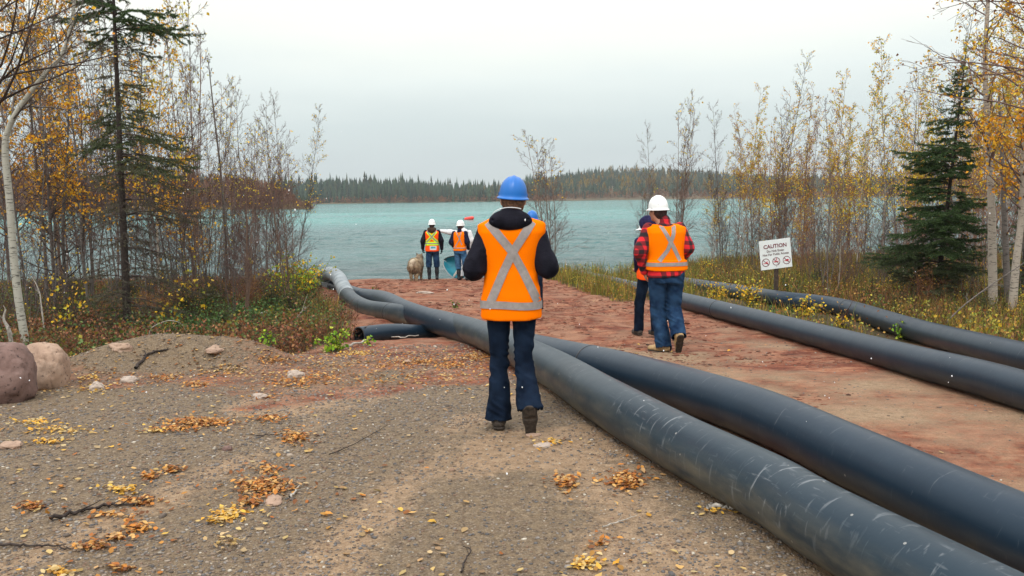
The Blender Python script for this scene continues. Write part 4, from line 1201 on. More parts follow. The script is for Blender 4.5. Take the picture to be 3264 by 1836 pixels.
# ---- the woman in front
sil = lambda p, w=.05, o=.004: dict(p=p, w=w, m=M_silver, o=o)
gp = at_ground(1600, 1378)
PY = 6.0
base = (-.005, PY, gz(0, PY))
XS = [sil([(-.15, 1.43), (.012, 1.23), (.085, 1.09), (.175, .895)], .056), sil([(.145, 1.43), (.012, 1.23), (-.055, 1.09), (-.138, .895)], .056, .006)]
root, J = person('nearest person, in blue hard hat, orange vest over black jacket and dark flared jeans', base, 0.0, 1.0,
    dict(helmet=M_hblue, htilt=(.06, .07), hair=M_hair, hairlow=True, jacket=M_black, hood=True, hoodz=1.468, hs=.83, puff=.010, jw=.007, trousers=M_jean_d, tr=(.088, .056, .090), tw=.010, level=.8,
         boot=M_boot, shr=.054, vest=dict(hem=.785, flare=.018, sw=.228, wr=.008, strips=XS, hoops=[(.872, .052, M_silver, .007)], dz=lambda a: .006 * math.sin(a * 2)),
         pose=dict(head=(.02, .035, 1.575), shL=(-.175, .0, 1.37), shR=(.175, .0, 1.37), elL=(-.250, -.06, 1.115), wrL=(-.20, .14, 1.10), elR=(.250, -.06, 1.12), wrR=(.20, .14, 1.12), hdL=(.5, .8, .2), hdR=(-.5, .8, .2),
                   knL=(-.088, .03, .47), anL=(-.098, -.02, .085), hipR=(.088, -.01, .90), knR=(.078, -.02, .46), anR=(.112, -.20, .185), toeR=(.05, .42, -.90), upR=(0, .90, .42), upL=(0, 0, 1), toeL=(-.05, 1, 0))), vox=.009)
# the white piping along the edge of her hood
def piping():
    t = np.linspace(.9, math.pi + .1, 24)
    C = np.stack([.117 * np.cos(t), -.066 + .0 * t - .028 * np.sin(t), 1.478 + .050 * np.sin(t)], 1)
    V, F, _ = tube(C, .0030, 8); mesh_obj('hood_piping', V, F, [M_white], root, smooth=True)
piping()

# ---- the man in the plaid shirt
g = at_depth(2128, 1118, 10.15); GZ = gz(g.x, 10.15)
XS = [sil([(-.075, 1.44), (-.02, 1.33), (.055, 1.19), (.12, 1.05)], .045), sil([(.075, 1.44), (.05, 1.33), (-.02, 1.17), (-.12, 1.05)], .045, .006)]
rootP, J = person('person in red plaid shirt, white hard hat and orange vest walking on the red track', (g.x - .025, 10.15, GZ), .16, 1.03,
    dict(helmet=M_hwhite, htilt=(0, -.03), hair=M_hair_d, jacket=M_plaid, jw=.006, puff=.012, girth=1.16, trousers=M_jean, tr=(.105, .082, .086), tw=.009, boot=M_boot_tan, shirt_tail=(.86, 1.02, M_plaid),
         vest=dict(hem=.955, flare=.012, sw=.205, strips=XS, hoops=[(1.012, .042, M_silver, .006)]),
         pose=dict(lean=(-.03, .05), head=(-.055, .04, 1.60), face=(-.45, .9, 0), elL=(-.30, -.03, 1.15), wrL=(-.235, .04, .93), hdL=(.25, .2, -1), hnL=(.7, 0, 0), elR=(.255, -.04, 1.18), wrR=(.22, .12, 1.02), hdR=(0, .8, -.6),
                   hipL=(-.10, 0, .90), knL=(-.07, .06, .49), anL=(-.03, -.02, .085), hipR=(.10, -.02, .90), knR=(.10, .03, .50), anR=(.085, -.19, .22), toeL=(-.62, .78, 0), toeR=(.1, .55, -.8), upR=(0, .8, .55))), vox=.010)
# ---- the person half hidden behind him
g = at_depth(2050, 1052, 12.0); GZ = gz(g.x, 12.0)
person('person in a navy hood with white brim, half hidden behind the plaid shirt', (g.x + .09, 12.0, GZ), .3, .93,
    dict(hood_up=M_navyd, hair=M_hair_d, jacket=M_navyd, vest=dict(mat=M_orange2, hem=.86, sw=.19), trousers=M_jean_d, tr=(.09, .07, .07), boot=M_boot, seed=8, jacket_hem=.95,
         pose=dict(face=(-.75, .65, 0), head=(-.03, .04, 1.60), elL=(-.2, -.02, 1.15), wrL=(-.16, .10, .98), knL=(-.13, .08, .49), anL=(-.12, .12, .09), knR=(.08, .0, .48), anR=(.05, -.1, .10))), vox=.013)
brim_root = bpy.data.objects['person.002']
o = helmet(brim_root, (-.030, .04, 1.60), (-.75, .65, 0), M_hwhite, band=False, s=.85)

# ---- the group at the water
LIME = lambda p, w=.075, o=.004: dict(p=p, w=w, m=M_lime, o=o)
def crossed(w, z0, z1, x0, x1, f): return [f([(-x0, z1), (0, (z0 + z1) / 2 + .02), (x1, z0)], w), f([(x0, z1), (0, (z0 + z1) / 2 + .02), (-x1, z0)], w)]
g = at_depth(1380, 880, 25.9); GZ = gz(g.x, 25.9)
st = [LIME([(-.13, 1.43), (0, 1.27), (.15, 1.12)], .085, .004), LIME([(.13, 1.43), (0, 1.27), (-.15, 1.12)], .085, .006),
      sil([(-.13, 1.43), (0, 1.27), (.15, 1.12)], .035, .010), sil([(.13, 1.43), (0, 1.27), (-.15, 1.12)], .035, .013)]
person('person by the lake whose orange vest has a yellow-green X and a teal pocket', (g.x, 25.9, GZ), 0.0, 1.0,
    dict(helmet=M_hwhite, hair=M_hair_d, jacket=M_black, puff=.014, hood_mat=M_brown, girth=1.08, trousers=M_jean, tr=(.10, .085, .080), tr_end=.28, tall_boots=.15, gloves=M_glove, tw=.008,
         vest=dict(mat=M_orange2, hem=.86, sw=.20, strips=st, hoops=[(1.075, .105, M_lime, .008), (1.075, .035, M_silver, .012)], pocket=(-.06, .13, .89, 1.00, M_white, .006)),
         pose=dict(elL=(-.27, -.03, 1.14), wrL=(-.285, .03, .93), hdL=(.0, .1, -1), hnL=(.9, 0, 0), elR=(.27, -.03, 1.14), wrR=(.275, .03, .90), hdR=(0, .1, -1), hnR=(-.9, 0, 0),
                   knL=(-.115, .02, .48), anL=(-.105, 0, .085), knR=(.115, .02, .48), anR=(.12, 0, .085))), vox=.012)
g = at_depth(1470, 878, 25.6); GZ = gz(g.x, 25.6)
XS = [sil([(-.06, 1.43), (.05, 1.24), (.11, 1.06)], .03), sil([(.09, 1.43), (.03, 1.2), (-.10, 1.0)], .03, .006)]
person('person by the lake with dark sleeves and a thin grey X on an orange vest', (g.x - .02, 25.6, GZ), -.35, .98,
    dict(helmet=M_hwhite, hair=M_hair_d, jacket=M_navy, puff=.012, trousers=M_jean2, tr=(.10, .085, .080), tr_end=.40, tall_boots=.2, tw=.010, jacket_hem=.84,
         vest=dict(hem=.90, sw=.185, strips=XS, hoops=[(.97, .03, M_silver, .006)]),
         pose=dict(face=(-.2, 1, 0), elL=(-.265, -.04, 1.13), wrL=(-.20, .12, .94), hdL=(.2, .8, -.5), elR=(.255, -.02, 1.14), wrR=(.22, .12, .94),
                   knL=(-.08, .04, .48), anL=(-.05, .0, .085), knR=(.16, .02, .49), anR=(.20, .02, .085))), vox=.012)
g = at_depth(1482, 873, 27.0); GZ = gz(g.x, 27.0)
person('person in a white coverall and white hard hat pointing left over the lake', (g.x - .02, 27.0, GZ), 0.0, 1.0,
    dict(helmet=M_hwhite, hair=M_hair_d, jacket=M_white, puff=.020, hood=True, trousers=M_white, tr=(.10, .085, .085), jacket_hem=.80, boot=M_boot, gloves=M_glove, girth=1.05, curl=.3,
         pose=dict(elL=(-.44, .05, 1.42), wrL=(-.70, .10, 1.46), hdL=(-1, .2, .05), elR=(.25, -.02, 1.14), wrR=(.22, .06, .92), hdR=(0, .2, -1), hnR=(-.9, 0, 0), head=(-.07, .03, 1.615), shL=(-.185, 0, 1.40))), vox=.012)
g = at_depth(1700, 880, 15.3); GZ = gz(g.x, 15.3)
person('far person in a blue hard hat, seen past the nearest person’s right shoulder', (g.x + .0, 15.3, GZ), 0.2, 1.0,
    dict(helmet=M_hblue, hair=M_hair, hairlow=True, jacket=M_navy, puff=.01, trousers=M_jean_d, boot=M_rubber, pose=dict(face=(.5, .85, 0))), vox=.013)

# ------------------------------------------------------------------ the dog
def dog():
    g = at_depth(1325, 886, 25.8); z = gz(g.x, 25.8)
    r = empty('dog', (g.x, 25.8, z), -.12); tag(r, 'shaggy tan and grey dog standing at the water’s edge, seen from behind', 'dog')
    S = Solid()
    S.ell((0, -.16, .46), (.18, .20, .215), k=.06).ell((0, .12, .43), (.155, .26, .19), k=.08).ell((0, .34, .46), (.16, .19, .21), k=.06)   # rump, belly, chest
    S.cap((0, .38, .52), (.02, .48, .60), .13, .11, k=.06)
    S.ell((.02, .52, .635), (.10, .11, .095), k=.04).cap((.02, .60, .615), (.02, .71, .58), .05, .036, k=.03)
    for a in (-1, 1):
        S.cap((.02 + .060 * a, .49, .69), (.02 + .078 * a, .485, .765), .032, .012, k=.015, flat=(1, .6, 1))
        S.cap((.10 * a, -.16, .38), (.10 * a, -.08, .26), .110, .075, k=.05).cap((.10 * a, -.08, .26), (.085 * a, -.22, .15), .062, .040, k=.03)
        S.cap((.085 * a, -.22, .15), (.07 * a, -.20, .03), .040, .034, k=.02).cap((.07 * a, -.20, .028), (.07 * a, -.13, .024), .036, .028, k=.02)
        S.cap((.09 * a, .34, .42), (.09 * a, .32, .22), .075, .046, k=.05).cap((.09 * a, .32, .22), (.085 * a, .35, .03), .042, .034, k=.03).cap((.085 * a, .35, .026), (.085 * a, .41, .022), .034, .028, k=.02)
    # bushy tail curled up over the rump and down again
    tp = [(.01, -.33, .50), (.02, -.38, .57), (.03, -.38, .60), (-.02, -.40, .56), (-.03, -.40, .46), (-.02, -.39, .36)]
    for k in range(len(tp) - 1): S.cap(tp[k], tp[k + 1], .050, .052, k=.03)
    def colr(V):
        t = fbm(V[:, 0] * 9, V[:, 1] * 9, V[:, 2] * 9, seed=2); st = vnoise(V[:, 0] * 40, V[:, 1] * 40, V[:, 2] * 12, seed=6)
        f = np.clip(.5 + t * 1.2 + .3 * st, 0, 1)[:, None]
        c = np.array([.17, .12, .075]) * (1 - f) + np.array([.45, .35, .23]) * f
        sad = sstep(.58, .68, V[:, 2])[:, None] * sstep(.3, -.05, V[:, 1])[:, None] * 0; c = c * (1 - sad * .3)
        tail = (sstep(-.30, -.35, V[:, 1]) * sstep(.42, .5, V[:, 2]))[:, None]; c = c * (1 - tail) + np.array([.58, .50, .38]) * tail
        back = (sstep(.60, .66, V[:, 2]) * sstep(-.2, .1, V[:, 1]) * (.5 + .5 * st))[:, None]; c = c * (1 - .75 * back) + np.array([.07, .055, .045]) * .75 * back
        low = sstep(.3, .1, V[:, 2])[:, None]; return c * (1 - low * .35) + np.array([.40, .28, .17]) * low * .35
    o, V, Q = solid_obj('body', S, .013, [mat('dog_fur', (.5, .5, .5), .95, attr=True, bump=.6, bscale=60)], r, wr=.006, wf=(40, 40, 14), colr=colr)
    # shaggy guard hairs
    N = vnormals(V, Q); rng = np.random.default_rng(3); k = rng.choice(len(V), 5200); p = V[k]; n = N[k]
    d = n * .6 + np.array([0, -.35, -.8]) + rng.normal(0, .25, (len(k), 3)); d /= np.linalg.norm(d, axis=1)[:, None]
    L = (.02 + .03 * rng.random(len(k)))[:, None]; s_ = np.cross(d, n); s_ /= np.linalg.norm(s_, axis=1)[:, None] + 1e-9
    Vh = np.stack([p - s_ * .005, p + s_ * .005, p + d * L], 1).reshape(-1, 3); F = np.arange(len(Vh)).reshape(-1, 3)
    C = np.repeat(colr(p) * (.8 + .5 * rng.random((len(k), 1))), 3, 0)
    mesh_obj('shaggy_coat', Vh, F, [mat('dog_hair', (.5, .5, .5), .9, attr=True)], r, colr=C)
    for a in (-1, 1):
        Vi, Fi = ICO[2]; e_ = mesh_obj('eye', Vi * .012, Fi, [M_band], r, smooth=True); e_.location = (.02 + .045 * a, .605, .66)
    Vi, Fi = ICO[2]; e_ = mesh_obj('nose', Vi * np.array([.02, .014, .014]), Fi, [M_band], r, smooth=True); e_.location = (.02, .745, .59)
dog()
# ------------------------------------------------------------------ trees
def birch_bark(name, c1, c2, dark=(.03, .025, .022)):
    m = bpy.data.materials.new(name); m.use_nodes = True
    b = NB(m); P = m.node_tree.nodes['Principled BSDF']; ob = b.new('ShaderNodeTexCoord').outputs['Object']
    c = b.mix(b.noise(ob, 4, 4), c1, c2)
    lent = b.ramp(b.noise(b.mapping(ob, (7, 7, 42)), 1.6, 4, .6), [(.56, (0, 0, 0)), (.64, (1, 1, 1))])
    c = b.mix(b.math('MULTIPLY', lent, .85), c, dark)
    b.link(c, P.inputs['Base Color']); P.inputs['Roughness'].default_value = .8
    b.link(b.bump(b.noise(b.mapping(ob, (12, 12, 30)), 3, 4), .4, .01), P.inputs['Normal'])
    return m
M_birch = birch_bark('pale_birch_bark', (.30, .25, .20), (.42, .37, .31))
M_birch2 = birch_bark('brown_birch_bark', (.13, .075, .05), (.22, .14, .10))
M_aspen = birch_bark('aspen_bark', (.30, .30, .25), (.44, .42, .36))
M_grey = birch_bark('grey_bark', (.10, .085, .075), (.17, .145, .13))
M_twig = mat('purple_brown_twigs', (.13, .080, .068), .85, var=.35, vscale=3)
M_twig2 = mat('dark_twigs', (.070, .050, .044), .85, var=.35, vscale=3)
M_twigr = mat('russet_twigs', (.24, .11, .065), .85, var=.35, vscale=3)
M_needle = mat('spruce_needles', (.02, .05, .02), .7, attr=True, trans=.1)

GOLD = np.array([(.80, .36, .01), (.85, .48, .02), (.66, .25, .01), (.78, .42, .03), (.55, .34, .04)])
YLW = np.array([(.85, .55, .02), (.78, .52, .05), (.55, .48, .04), (.80, .42, .02), (.38, .38, .05)])
GRNY = np.array([(.22, .26, .04), (.36, .34, .05), (.50, .42, .05), (.16, .15, .05)])
RUST = np.array([(.30, .13, .04), (.40, .20, .05), (.22, .09, .035), (.48, .28, .06)])
BRIGHT = np.array([(.22, .42, .02), (.32, .50, .03), (.14, .30, .02), (.45, .50, .04)])

def perp(d, rng):
    v = rng.normal(0, 1, 3); v -= d * (v @ d); return v / np.linalg.norm(v)
def chain(p, d, L, r0, r1, n, rng, wob=.12, up=.0):
    """a bending limb; returns nodes and radii"""
    N = [np.array(p, float)]; d = np.array(d, float); d /= np.linalg.norm(d)
    for i in range(n):
        d = d + rng.normal(0, wob, 3) + np.array([0, 0, up]); d /= np.linalg.norm(d)
        N.append(N[-1] + d * L / n)
    return np.array(N), np.linspace(r0, r1, n + 1)
def segs_of(N, r):
    return [[*N[i], *N[i + 1], r[i], r[i + 1]] for i in range(len(N) - 1)]
def bare_tree(seed, H, stems=1, spread=.12, nb=26, blen=.33, ang=.62, tw=6, r0=None, leaves=0, pal=YLW, leafz=(0, 1), lsize=.05, bmin=.18, minr=.0032, up=.07, trunks=None, side=None, tiny=2, drift=0, leaf_at_tips=True):
    rng = np.random.default_rng(seed)
    T, B, LP = [], [], []
    r0 = r0 or .0095 * H
    for s in range(stems):
        if trunks is not None:
            N = np.array(trunks[s], float); N = catmull(N, 4); h = H; r = np.linspace(r0, r0 * .25, len(N))
        else:
            h = H * (1 if s == 0 else rng.uniform(.6, .95)); a = rng.uniform(0, 6.28); q = spread * rng.uniform(.5, 1.3) * (0 if stems == 1 else 1)
            N, r = chain((rng.normal(0, .04) * stems ** .5, rng.normal(0, .04) * stems ** .5, -.15), (math.cos(a) * q + drift, math.sin(a) * q, 1), h * 1.02, r0 * h / H, .004, 12, rng, .035, .04); r = .003 + (r0 * h / H - .003) * np.linspace(1, 0, 13) ** .85
        T += segs_of(N, r)
        arc = np.linspace(0, 1, len(N))
        n = int(nb * (h / H))
        for k in range(n):
            t = bmin + (1 - bmin) * (k + rng.random()) / n
            p = np.array([np.interp(t, arc, N[:, j]) for j in range(3)]); rt = np.interp(t, arc, r)
            i = min(int(t * (len(N) - 1)), len(N) - 2); td = N[i + 1] - N[i]; td /= np.linalg.norm(td)
            pd = perp(td, rng)
            if side is not None: pd = pd + np.array(side) * .8; pd /= np.linalg.norm(pd)
            a = ang * rng.uniform(.7, 1.25); d = td * math.cos(a) + pd * math.sin(a)
            L = h * blen * (1 - t * .72) * rng.uniform(.55, 1.15)
            nn, rr = chain(p, d, L, max(rt * .42, minr * 1.4), minr, 6, rng, .11, up)
            B += segs_of(nn, rr)
            for m_ in range(tw):
                u = .18 + .8 * (m_ + rng.random()) / tw; i2 = min(int(u * 6), 5); f = u * 6 - i2
                p2 = nn[i2] * (1 - f) + nn[i2 + 1] * f; d2 = nn[i2 + 1] - nn[i2]; d2 /= np.linalg.norm(d2)
                a2 = rng.uniform(.45, .85); dd = d2 * math.cos(a2) + perp(d2, rng) * math.sin(a2)
                L2 = L * (1 - u * .55) * rng.uniform(.28, .5)
                n2, r2 = chain(p2, dd, L2, minr * 1.05, minr * .7, 3, rng, .14, up)
                B += segs_of(n2, r2)
                for q_ in range(tiny):
                    w = rng.uniform(.2, .9) * 3; i3 = min(int(w), 2); p3 = n2[i3] * (1 - w + i3) + n2[i3 + 1] * (w - i3)
                    d3 = n2[i3 + 1] - n2[i3]; d3 /= np.linalg.norm(d3); d3 = d3 * .8 + perp(d3, rng) * .6
                    n3, r3 = chain(p3, d3, L2 * rng.uniform(.3, .6), minr * .75, minr * .5, 1, rng, .1, up); B += segs_of(n3, r3)
                    LP.append(n3[-1])
                LP.append(n2[-1]); LP.append(n2[1])
    V, F = tubes(T, 7); Vb, Fb = tubes(B, 3)
    res = dict(t=(V, F), b=(Vb, Fb), l=None, H=H)
    LP = np.array(LP)
    if leaves and len(LP):
        z = LP[:, 2] / H; w = sstep(leafz[0] - .12, leafz[0] + .05, z) * sstep(leafz[1] + .1, leafz[1] - .05, z) * (.25 + .75 * sstep(-.1, .35, fbm(LP[:, 0] * 2, LP[:, 1] * 2, LP[:, 2] * 2, seed=seed)))
        w = w / w.sum(); k = rng.choice(len(LP), leaves, p=w); p = LP[k] + rng.normal(0, .03, (leaves, 3)) + np.array([0, 0, -.02])
        V, F, C = leaf_cards(p, lsize, pal, rng); res['l'] = (V, F, C)
    return res
def leaf_cards(p, size, pal, rng):
    n = len(p); s = size * rng.uniform(.6, 1.15, n)[:, None]
    a = rng.normal(0, 1, (n, 3)); a[:, 2] -= .6; a /= np.linalg.norm(a, axis=1)[:, None]
    b_ = np.cross(a, rng.normal(0, 1, (n, 3))); b_ /= np.linalg.norm(b_, axis=1)[:, None]; c = np.cross(a, b_)
    V = np.stack([p, p + a * s * .5 + b_ * s * .42 + c * s * .12, p + a * s * 1.05, p + a * s * .5 - b_ * s * .42 + c * s * .12], 1).reshape(-1, 3)
    i = np.arange(n)[:, None] * 4; F = np.concatenate([i + np.array([[0, 1, 2]]), i + np.array([[0, 2, 3]])])
    C = np.repeat(pal[rng.integers(0, len(pal), n)] * rng.uniform(.65, 1.15, (n, 1)), 4, 0)
    return V, F, C
def tree_obj(name, tr, bark, twig, loc, label, cat='tree', group=None, rz=0, sc=1.0, crown='crown', tilt=(0, 0)):
    root = empty(name, loc); root.rotation_euler = (tilt[0], tilt[1], rz); root.scale = (sc,) * 3; tag(root, label, cat, group)
    mesh_obj('trunk', tr['t'][0], tr['t'][1], [bark], root, smooth=True)
    Vb, Fb = tr['b']; Vs, Fs = [Vb], [Fb]; C = [np.full((len(Vb), 3), .1)]; mi = [np.zeros(len(Fb), int)]
    if tr['l'] is not None:
        V, F, c = tr['l']; Vs.append(V); Fs.append(F + len(Vb)); C.append(c); mi.append(np.ones(len(F), int))
    mesh_obj(crown, np.vstack(Vs), Fs, [twig, M_leafy], root, mi=np.concatenate(mi), colr=np.vstack(C))
    return root
def clone(root, loc, rz, sc, label=None, group=None, tilt=(0, 0)):
    c = root.copy(); col.objects.link(c); c.location = loc; c.rotation_euler = (tilt[0], tilt[1], rz); c.scale = (sc,) * 3
    if label: c['label'] = label
    if group: c['group'] = group
    for ch in list(root.children):
        d = ch.copy(); col.objects.link(d); d.parent = c
    return c

def spot(px, Y):
    v = at_depth(px, 900, Y); return (v.x, Y, gz(v.x, Y))
def height_to(px, py, Y, z0): return at_depth(px, py, Y).z - z0

# prototypes; each is first placed as a real tree, then copied
PROTO = {}
THICK = []
def place(kind, px, Y, top, label, group=None, rz=None, tilt=(0, 0)):
    x, y, z = spot(px, Y); h = height_to(px, top, Y, z)
    rz = (px * 1.7) % 6.28 if rz is None else rz
    if kind not in PROTO:
        args = dict(KINDS[kind]); bark = args.pop('bark'); twig = args.pop('twig'); nm = args.pop('nm', 'birch_tree')
        tr = bare_tree(**args)
        PROTO[kind] = (tree_obj(nm, tr, bark, twig, (x, y, z), label, 'tree', group, rz, h / args['H'], tilt=tilt), args['H']); return PROTO[kind][0]
    return clone(PROTO[kind][0], (x, y, z), rz, h / PROTO[kind][1], label, group, tilt)
KINDS = dict(
    clumpA=dict(seed=1, H=5, stems=6, spread=.15, nb=24, blen=.26, ang=.75, tw=8, tiny=3, r0=.014, leaves=120, pal=YLW, leafz=(.6, 1), bark=M_birch2, twig=M_twig, lsize=.055, up=.05, minr=.0026),
    clumpB=dict(seed=2, H=5, stems=5, spread=.12, nb=24, blen=.25, ang=.7, tw=8, tiny=3, r0=.014, leaves=700, pal=YLW, leafz=(.4, 1), bark=M_birch2, twig=M_twigr, lsize=.052, up=.05, minr=.0026),
    clumpC=dict(seed=3, H=5, stems=4, spread=.16, nb=27, blen=.27, ang=.75, tw=8, tiny=3, r0=.017, leaves=50, pal=GRNY, leafz=(.5, 1), bark=M_grey, twig=M_twig, up=.05, minr=.0026),
    poleA=dict(seed=4, H=6, stems=1, nb=58, blen=.20, ang=.85, tw=8, tiny=3, r0=.022, leaves=950, pal=YLW, leafz=(.4, 1), bark=M_birch, twig=M_twig, bmin=.12, lsize=.055, up=.05, minr=.0026, drift=.03),
    poleB=dict(seed=5, H=6, stems=1, nb=60, blen=.20, ang=.85, tw=8, tiny=3, r0=.018, leaves=260, pal=YLW, leafz=(.5, 1), bark=M_grey, twig=M_twig2, bmin=.08, up=.045, minr=.0026, drift=.03),
    poleC=dict(seed=6, H=6, stems=2, spread=.10, nb=44, blen=.20, ang=.8, tw=8, tiny=3, r0=.019, leaves=900, pal=YLW, leafz=(.5, 1), bark=M_birch, twig=M_twigr, bmin=.12, lsize=.055, up=.05, minr=.0026, drift=.03),
    poleD=dict(seed=7, H=6, stems=3, spread=.09, nb=42, blen=.20, ang=.75, tw=8, tiny=3, r0=.017, leaves=1300, pal=np.vstack([RUST, YLW]), leafz=(.4, .95), bark=M_birch2, twig=M_twigr, bmin=.1, lsize=.046, up=.05, minr=.0026, drift=.03),
    goldA=dict(seed=8, H=6, stems=1, nb=50, blen=.30, ang=.95, tw=8, tiny=3, r0=.030, leaves=1600, pal=GOLD, leafz=(.3, 1), bark=M_grey, twig=M_twig2, bmin=.2, up=.02, lsize=.058, nm='aspen_tree', minr=.0026),
    alder=dict(seed=9, H=3.2, stems=8, spread=.35, nb=14, blen=.36, ang=.8, tw=7, tiny=3, r0=.012, leaves=80, pal=YLW, leafz=(.1, 1), bark=M_grey, twig=M_twig2, nm='alder_bush', bmin=.1, minr=.0026),
    darkA=dict(seed=10, H=6, stems=1, nb=46, blen=.22, ang=1.0, tw=7, tiny=3, r0=.045, leaves=20, pal=GOLD, bark=M_grey, twig=M_twig2, bmin=.06, up=.01, minr=.0028),
)
# --- separate trees that can be pointed to, centre and right
_t = place('clumpA', 1762, 27.2, 402, 'lone many-stemmed bare birch clump just right of the nearest person'); _t.scale = (_t.scale[0] * 1.45, _t.scale[1] * 1.45, _t.scale[2])
shrub_later = []
place('clumpC', 2052, 28.6, 392, 'bare birch clump rising behind the hooded person, left of the plaid-sleeved man’s helmet', rz=1.0)
place('clumpA', 2150, 28.2, 285, 'taller bare birch clump rising directly behind the plaid-sleeved man', rz=2.2)
place('poleC', 2375, 27.5, 262, 'birch with yellow-green leaves only at its tip, standing left above the sign', rz=.5, tilt=(0, .05))
place('clumpC', 2305, 28.0, 330, 'dense bare birch clump between the plaid-sleeved man and the sign', rz=3.0)
place('poleB', 2497, 26.0, 168, 'tall thin bare birch rising behind the sign', rz=1.1)
place('clumpB', 2470, 25.0, 300, 'grey birch clump with sparse yellow leaves directly above the sign')
place('poleD', 2545, 23.0, 285, 'rusty-leaved birch just right of the sign', rz=.4)
place('poleA', 2800, 21.0, 128, 'tallest yellow-tipped birch midway between the sign and the spruce', tilt=(0, .03))
place('poleC', 2655, 22.5, 230, 'yellow-leaved birch pair second right of the sign')
place('poleA', 2735, 24.0, 255, 'yellow-leaved birch left of the tallest yellow-tipped one', rz=2)
place('poleB', 2935, 18.0, 10, 'very tall bare birch bending right above the spruce', rz=.2, tilt=(0, .05))
place('poleA', 2880, 19.0, 300, 'yellow birch pressed against the left side of the right-hand spruce', rz=4)
# --- right-hand thicket
rng = np.random.default_rng(21)
rt = np.array([(2200, 420), (2330, 360), (2480, 260), (2620, 300), (2690, 270), (2800, 230), (2950, 150), (3100, 60), (3400, -150)])
for i in range(54):
    px = 2250 + 1130 * ((i + rng.random()) / 54) ** .92; 
    Y = rng.uniform(17.5, 30) if px > 2550 else rng.uniform(24.5, 30)
    top = np.interp(px, rt[:, 0], rt[:, 1]) + rng.uniform(20, 260)
    k = ['poleA', 'poleB', 'poleC', 'poleD', 'clumpB', 'clumpC', 'poleD', 'clumpC'][rng.integers(8)]
    lab = {'poleA': 'yellow-leaved birch stem inside the right-hand thicket', 'poleB': 'bare grey birch stem inside the right-hand thicket', 'poleC': 'pair of pale birch stems inside the right-hand thicket',
           'poleD': 'rusty-leaved birch inside the right-hand thicket', 'clumpB': 'sparse-leaved birch clump inside the right-hand thicket', 'clumpC': 'bare birch clump inside the right-hand thicket'}[k]
    THICK.append((px, place(k, px, Y, top, lab, 'trees of the right-hand thicket'), lab))
for i, (px, Y, top) in enumerate(((2330, 25, 700), (2420, 22, 720), (2600, 20, 700), (2700, 19, 690), (2800, 18, 700), (2900, 17, 720), (3060, 16, 700), (3130, 17, 640), (3250, 15, 640))):
    THICK.append((px, place('alder', px, Y, top, 'low alder bush inside the right-hand thicket', 'alder bushes of the right-hand thicket'), 'low alder bush inside the right-hand thicket'))
# --- left-hand thicket
lt = np.array([(-100, -300), (300, -250), (480, -60), (560, 40), (660, 180), (740, 240), (820, 262), (900, 285), (950, 350), (1000, 520)])
place('poleB', 938, 21.5, 335, 'bare birch at the lakeward end of the left thicket, leaning right', rz=.3, tilt=(0, .10))
place('clumpC', 880, 22, 292, 'bare grey birch clump second from the lakeward end of the left thicket')
place('clumpC', 812, 22.5, 262, 'tall bare birch clump above the brown headland', rz=4.1)
place('poleB', 742, 21, 238, 'bare birch between the tall clump and the leaning dead pole', rz=2.5)
place('clumpC', 730, 14.5, 480, 'dark bare clump of stems rooted in the brush beyond the gravel heap', rz=.7)
place('poleA', 515, 16.0, -120, 'tall birch right of the big spruce with small yellow-green leaves', rz=2.9)
for px, Y, top, kz in ((600, 17, -30, 'clumpA'), (560, 18.5, 30, 'clumpC'), (640, 20, 190, 'clumpA')):
    place(kz, px, Y, top, {'600': 'fan-shaped birch clump leaning right beside the big spruce', '560': 'bare clump between the big spruce and the leaning dead pole', '640': 'birch clump right behind the leaning dead pole'}[str(px)], tilt=(0, .06))
place('goldA', 290, 15.5, -60, 'aspen full of golden leaves left of the big spruce', rz=1)
place('goldA', 470, 15.0, 60, 'aspen with a dense orange-gold crown right of the big spruce', rz=3)
place('goldA', 180, 17.5, 300, 'shorter golden aspen behind the white-barked one', rz=5)
place('goldA', 620, 19, 480, 'low golden aspen below the leaning dead pole', rz=2)
place('darkA', 178, 15.5, 60, 'dark straight trunk, left one of a pair, between white aspen and spruce', rz=.5)
place('darkA', 214, 15.8, 100, 'dark trunk of the pair leaning left, between white aspen and spruce', rz=1.9, tilt=(0, -.06))
for i in range(27):
    px = -70 + 1010 * ((i + rng.random()) / 27); Y = rng.uniform(14.0, 25.0)
    top = np.interp(px, lt[:, 0], lt[:, 1]) + rng.uniform(20, 330)
    k = ['poleB', 'poleB', 'clumpC', 'clumpA', 'goldA' if px < 640 else 'clumpC', 'goldA' if px < 640 else 'clumpA', 'clumpC'][rng.integers(7)]
    lab = {'poleB': 'bare grey birch stem inside the left-hand thicket', 'clumpA': 'bare many-stemmed birch inside the left-hand thicket', 'clumpC': 'bare birch clump inside the left-hand thicket',
           'goldA': 'golden-leaved aspen inside the left-hand thicket', 'darkA': 'dark-trunked bare tree inside the left-hand thicket'}[k]
    THICK.append((px, place(k, px, Y, top, lab, 'trees of the left-hand thicket'), lab))
for i, (px, Y, top) in enumerate(((60, 13, 700), (160, 14, 680), (480, 15, 700), (580, 16, 720), (690, 17, 700), (790, 18, 720), (870, 19, 700), (-20, 12, 600))):
    THICK.append((px, place('alder', px, Y, top, 'low alder bush inside the left-hand thicket', 'alder bushes of the left-hand thicket'), 'low alder bush inside the left-hand thicket'))

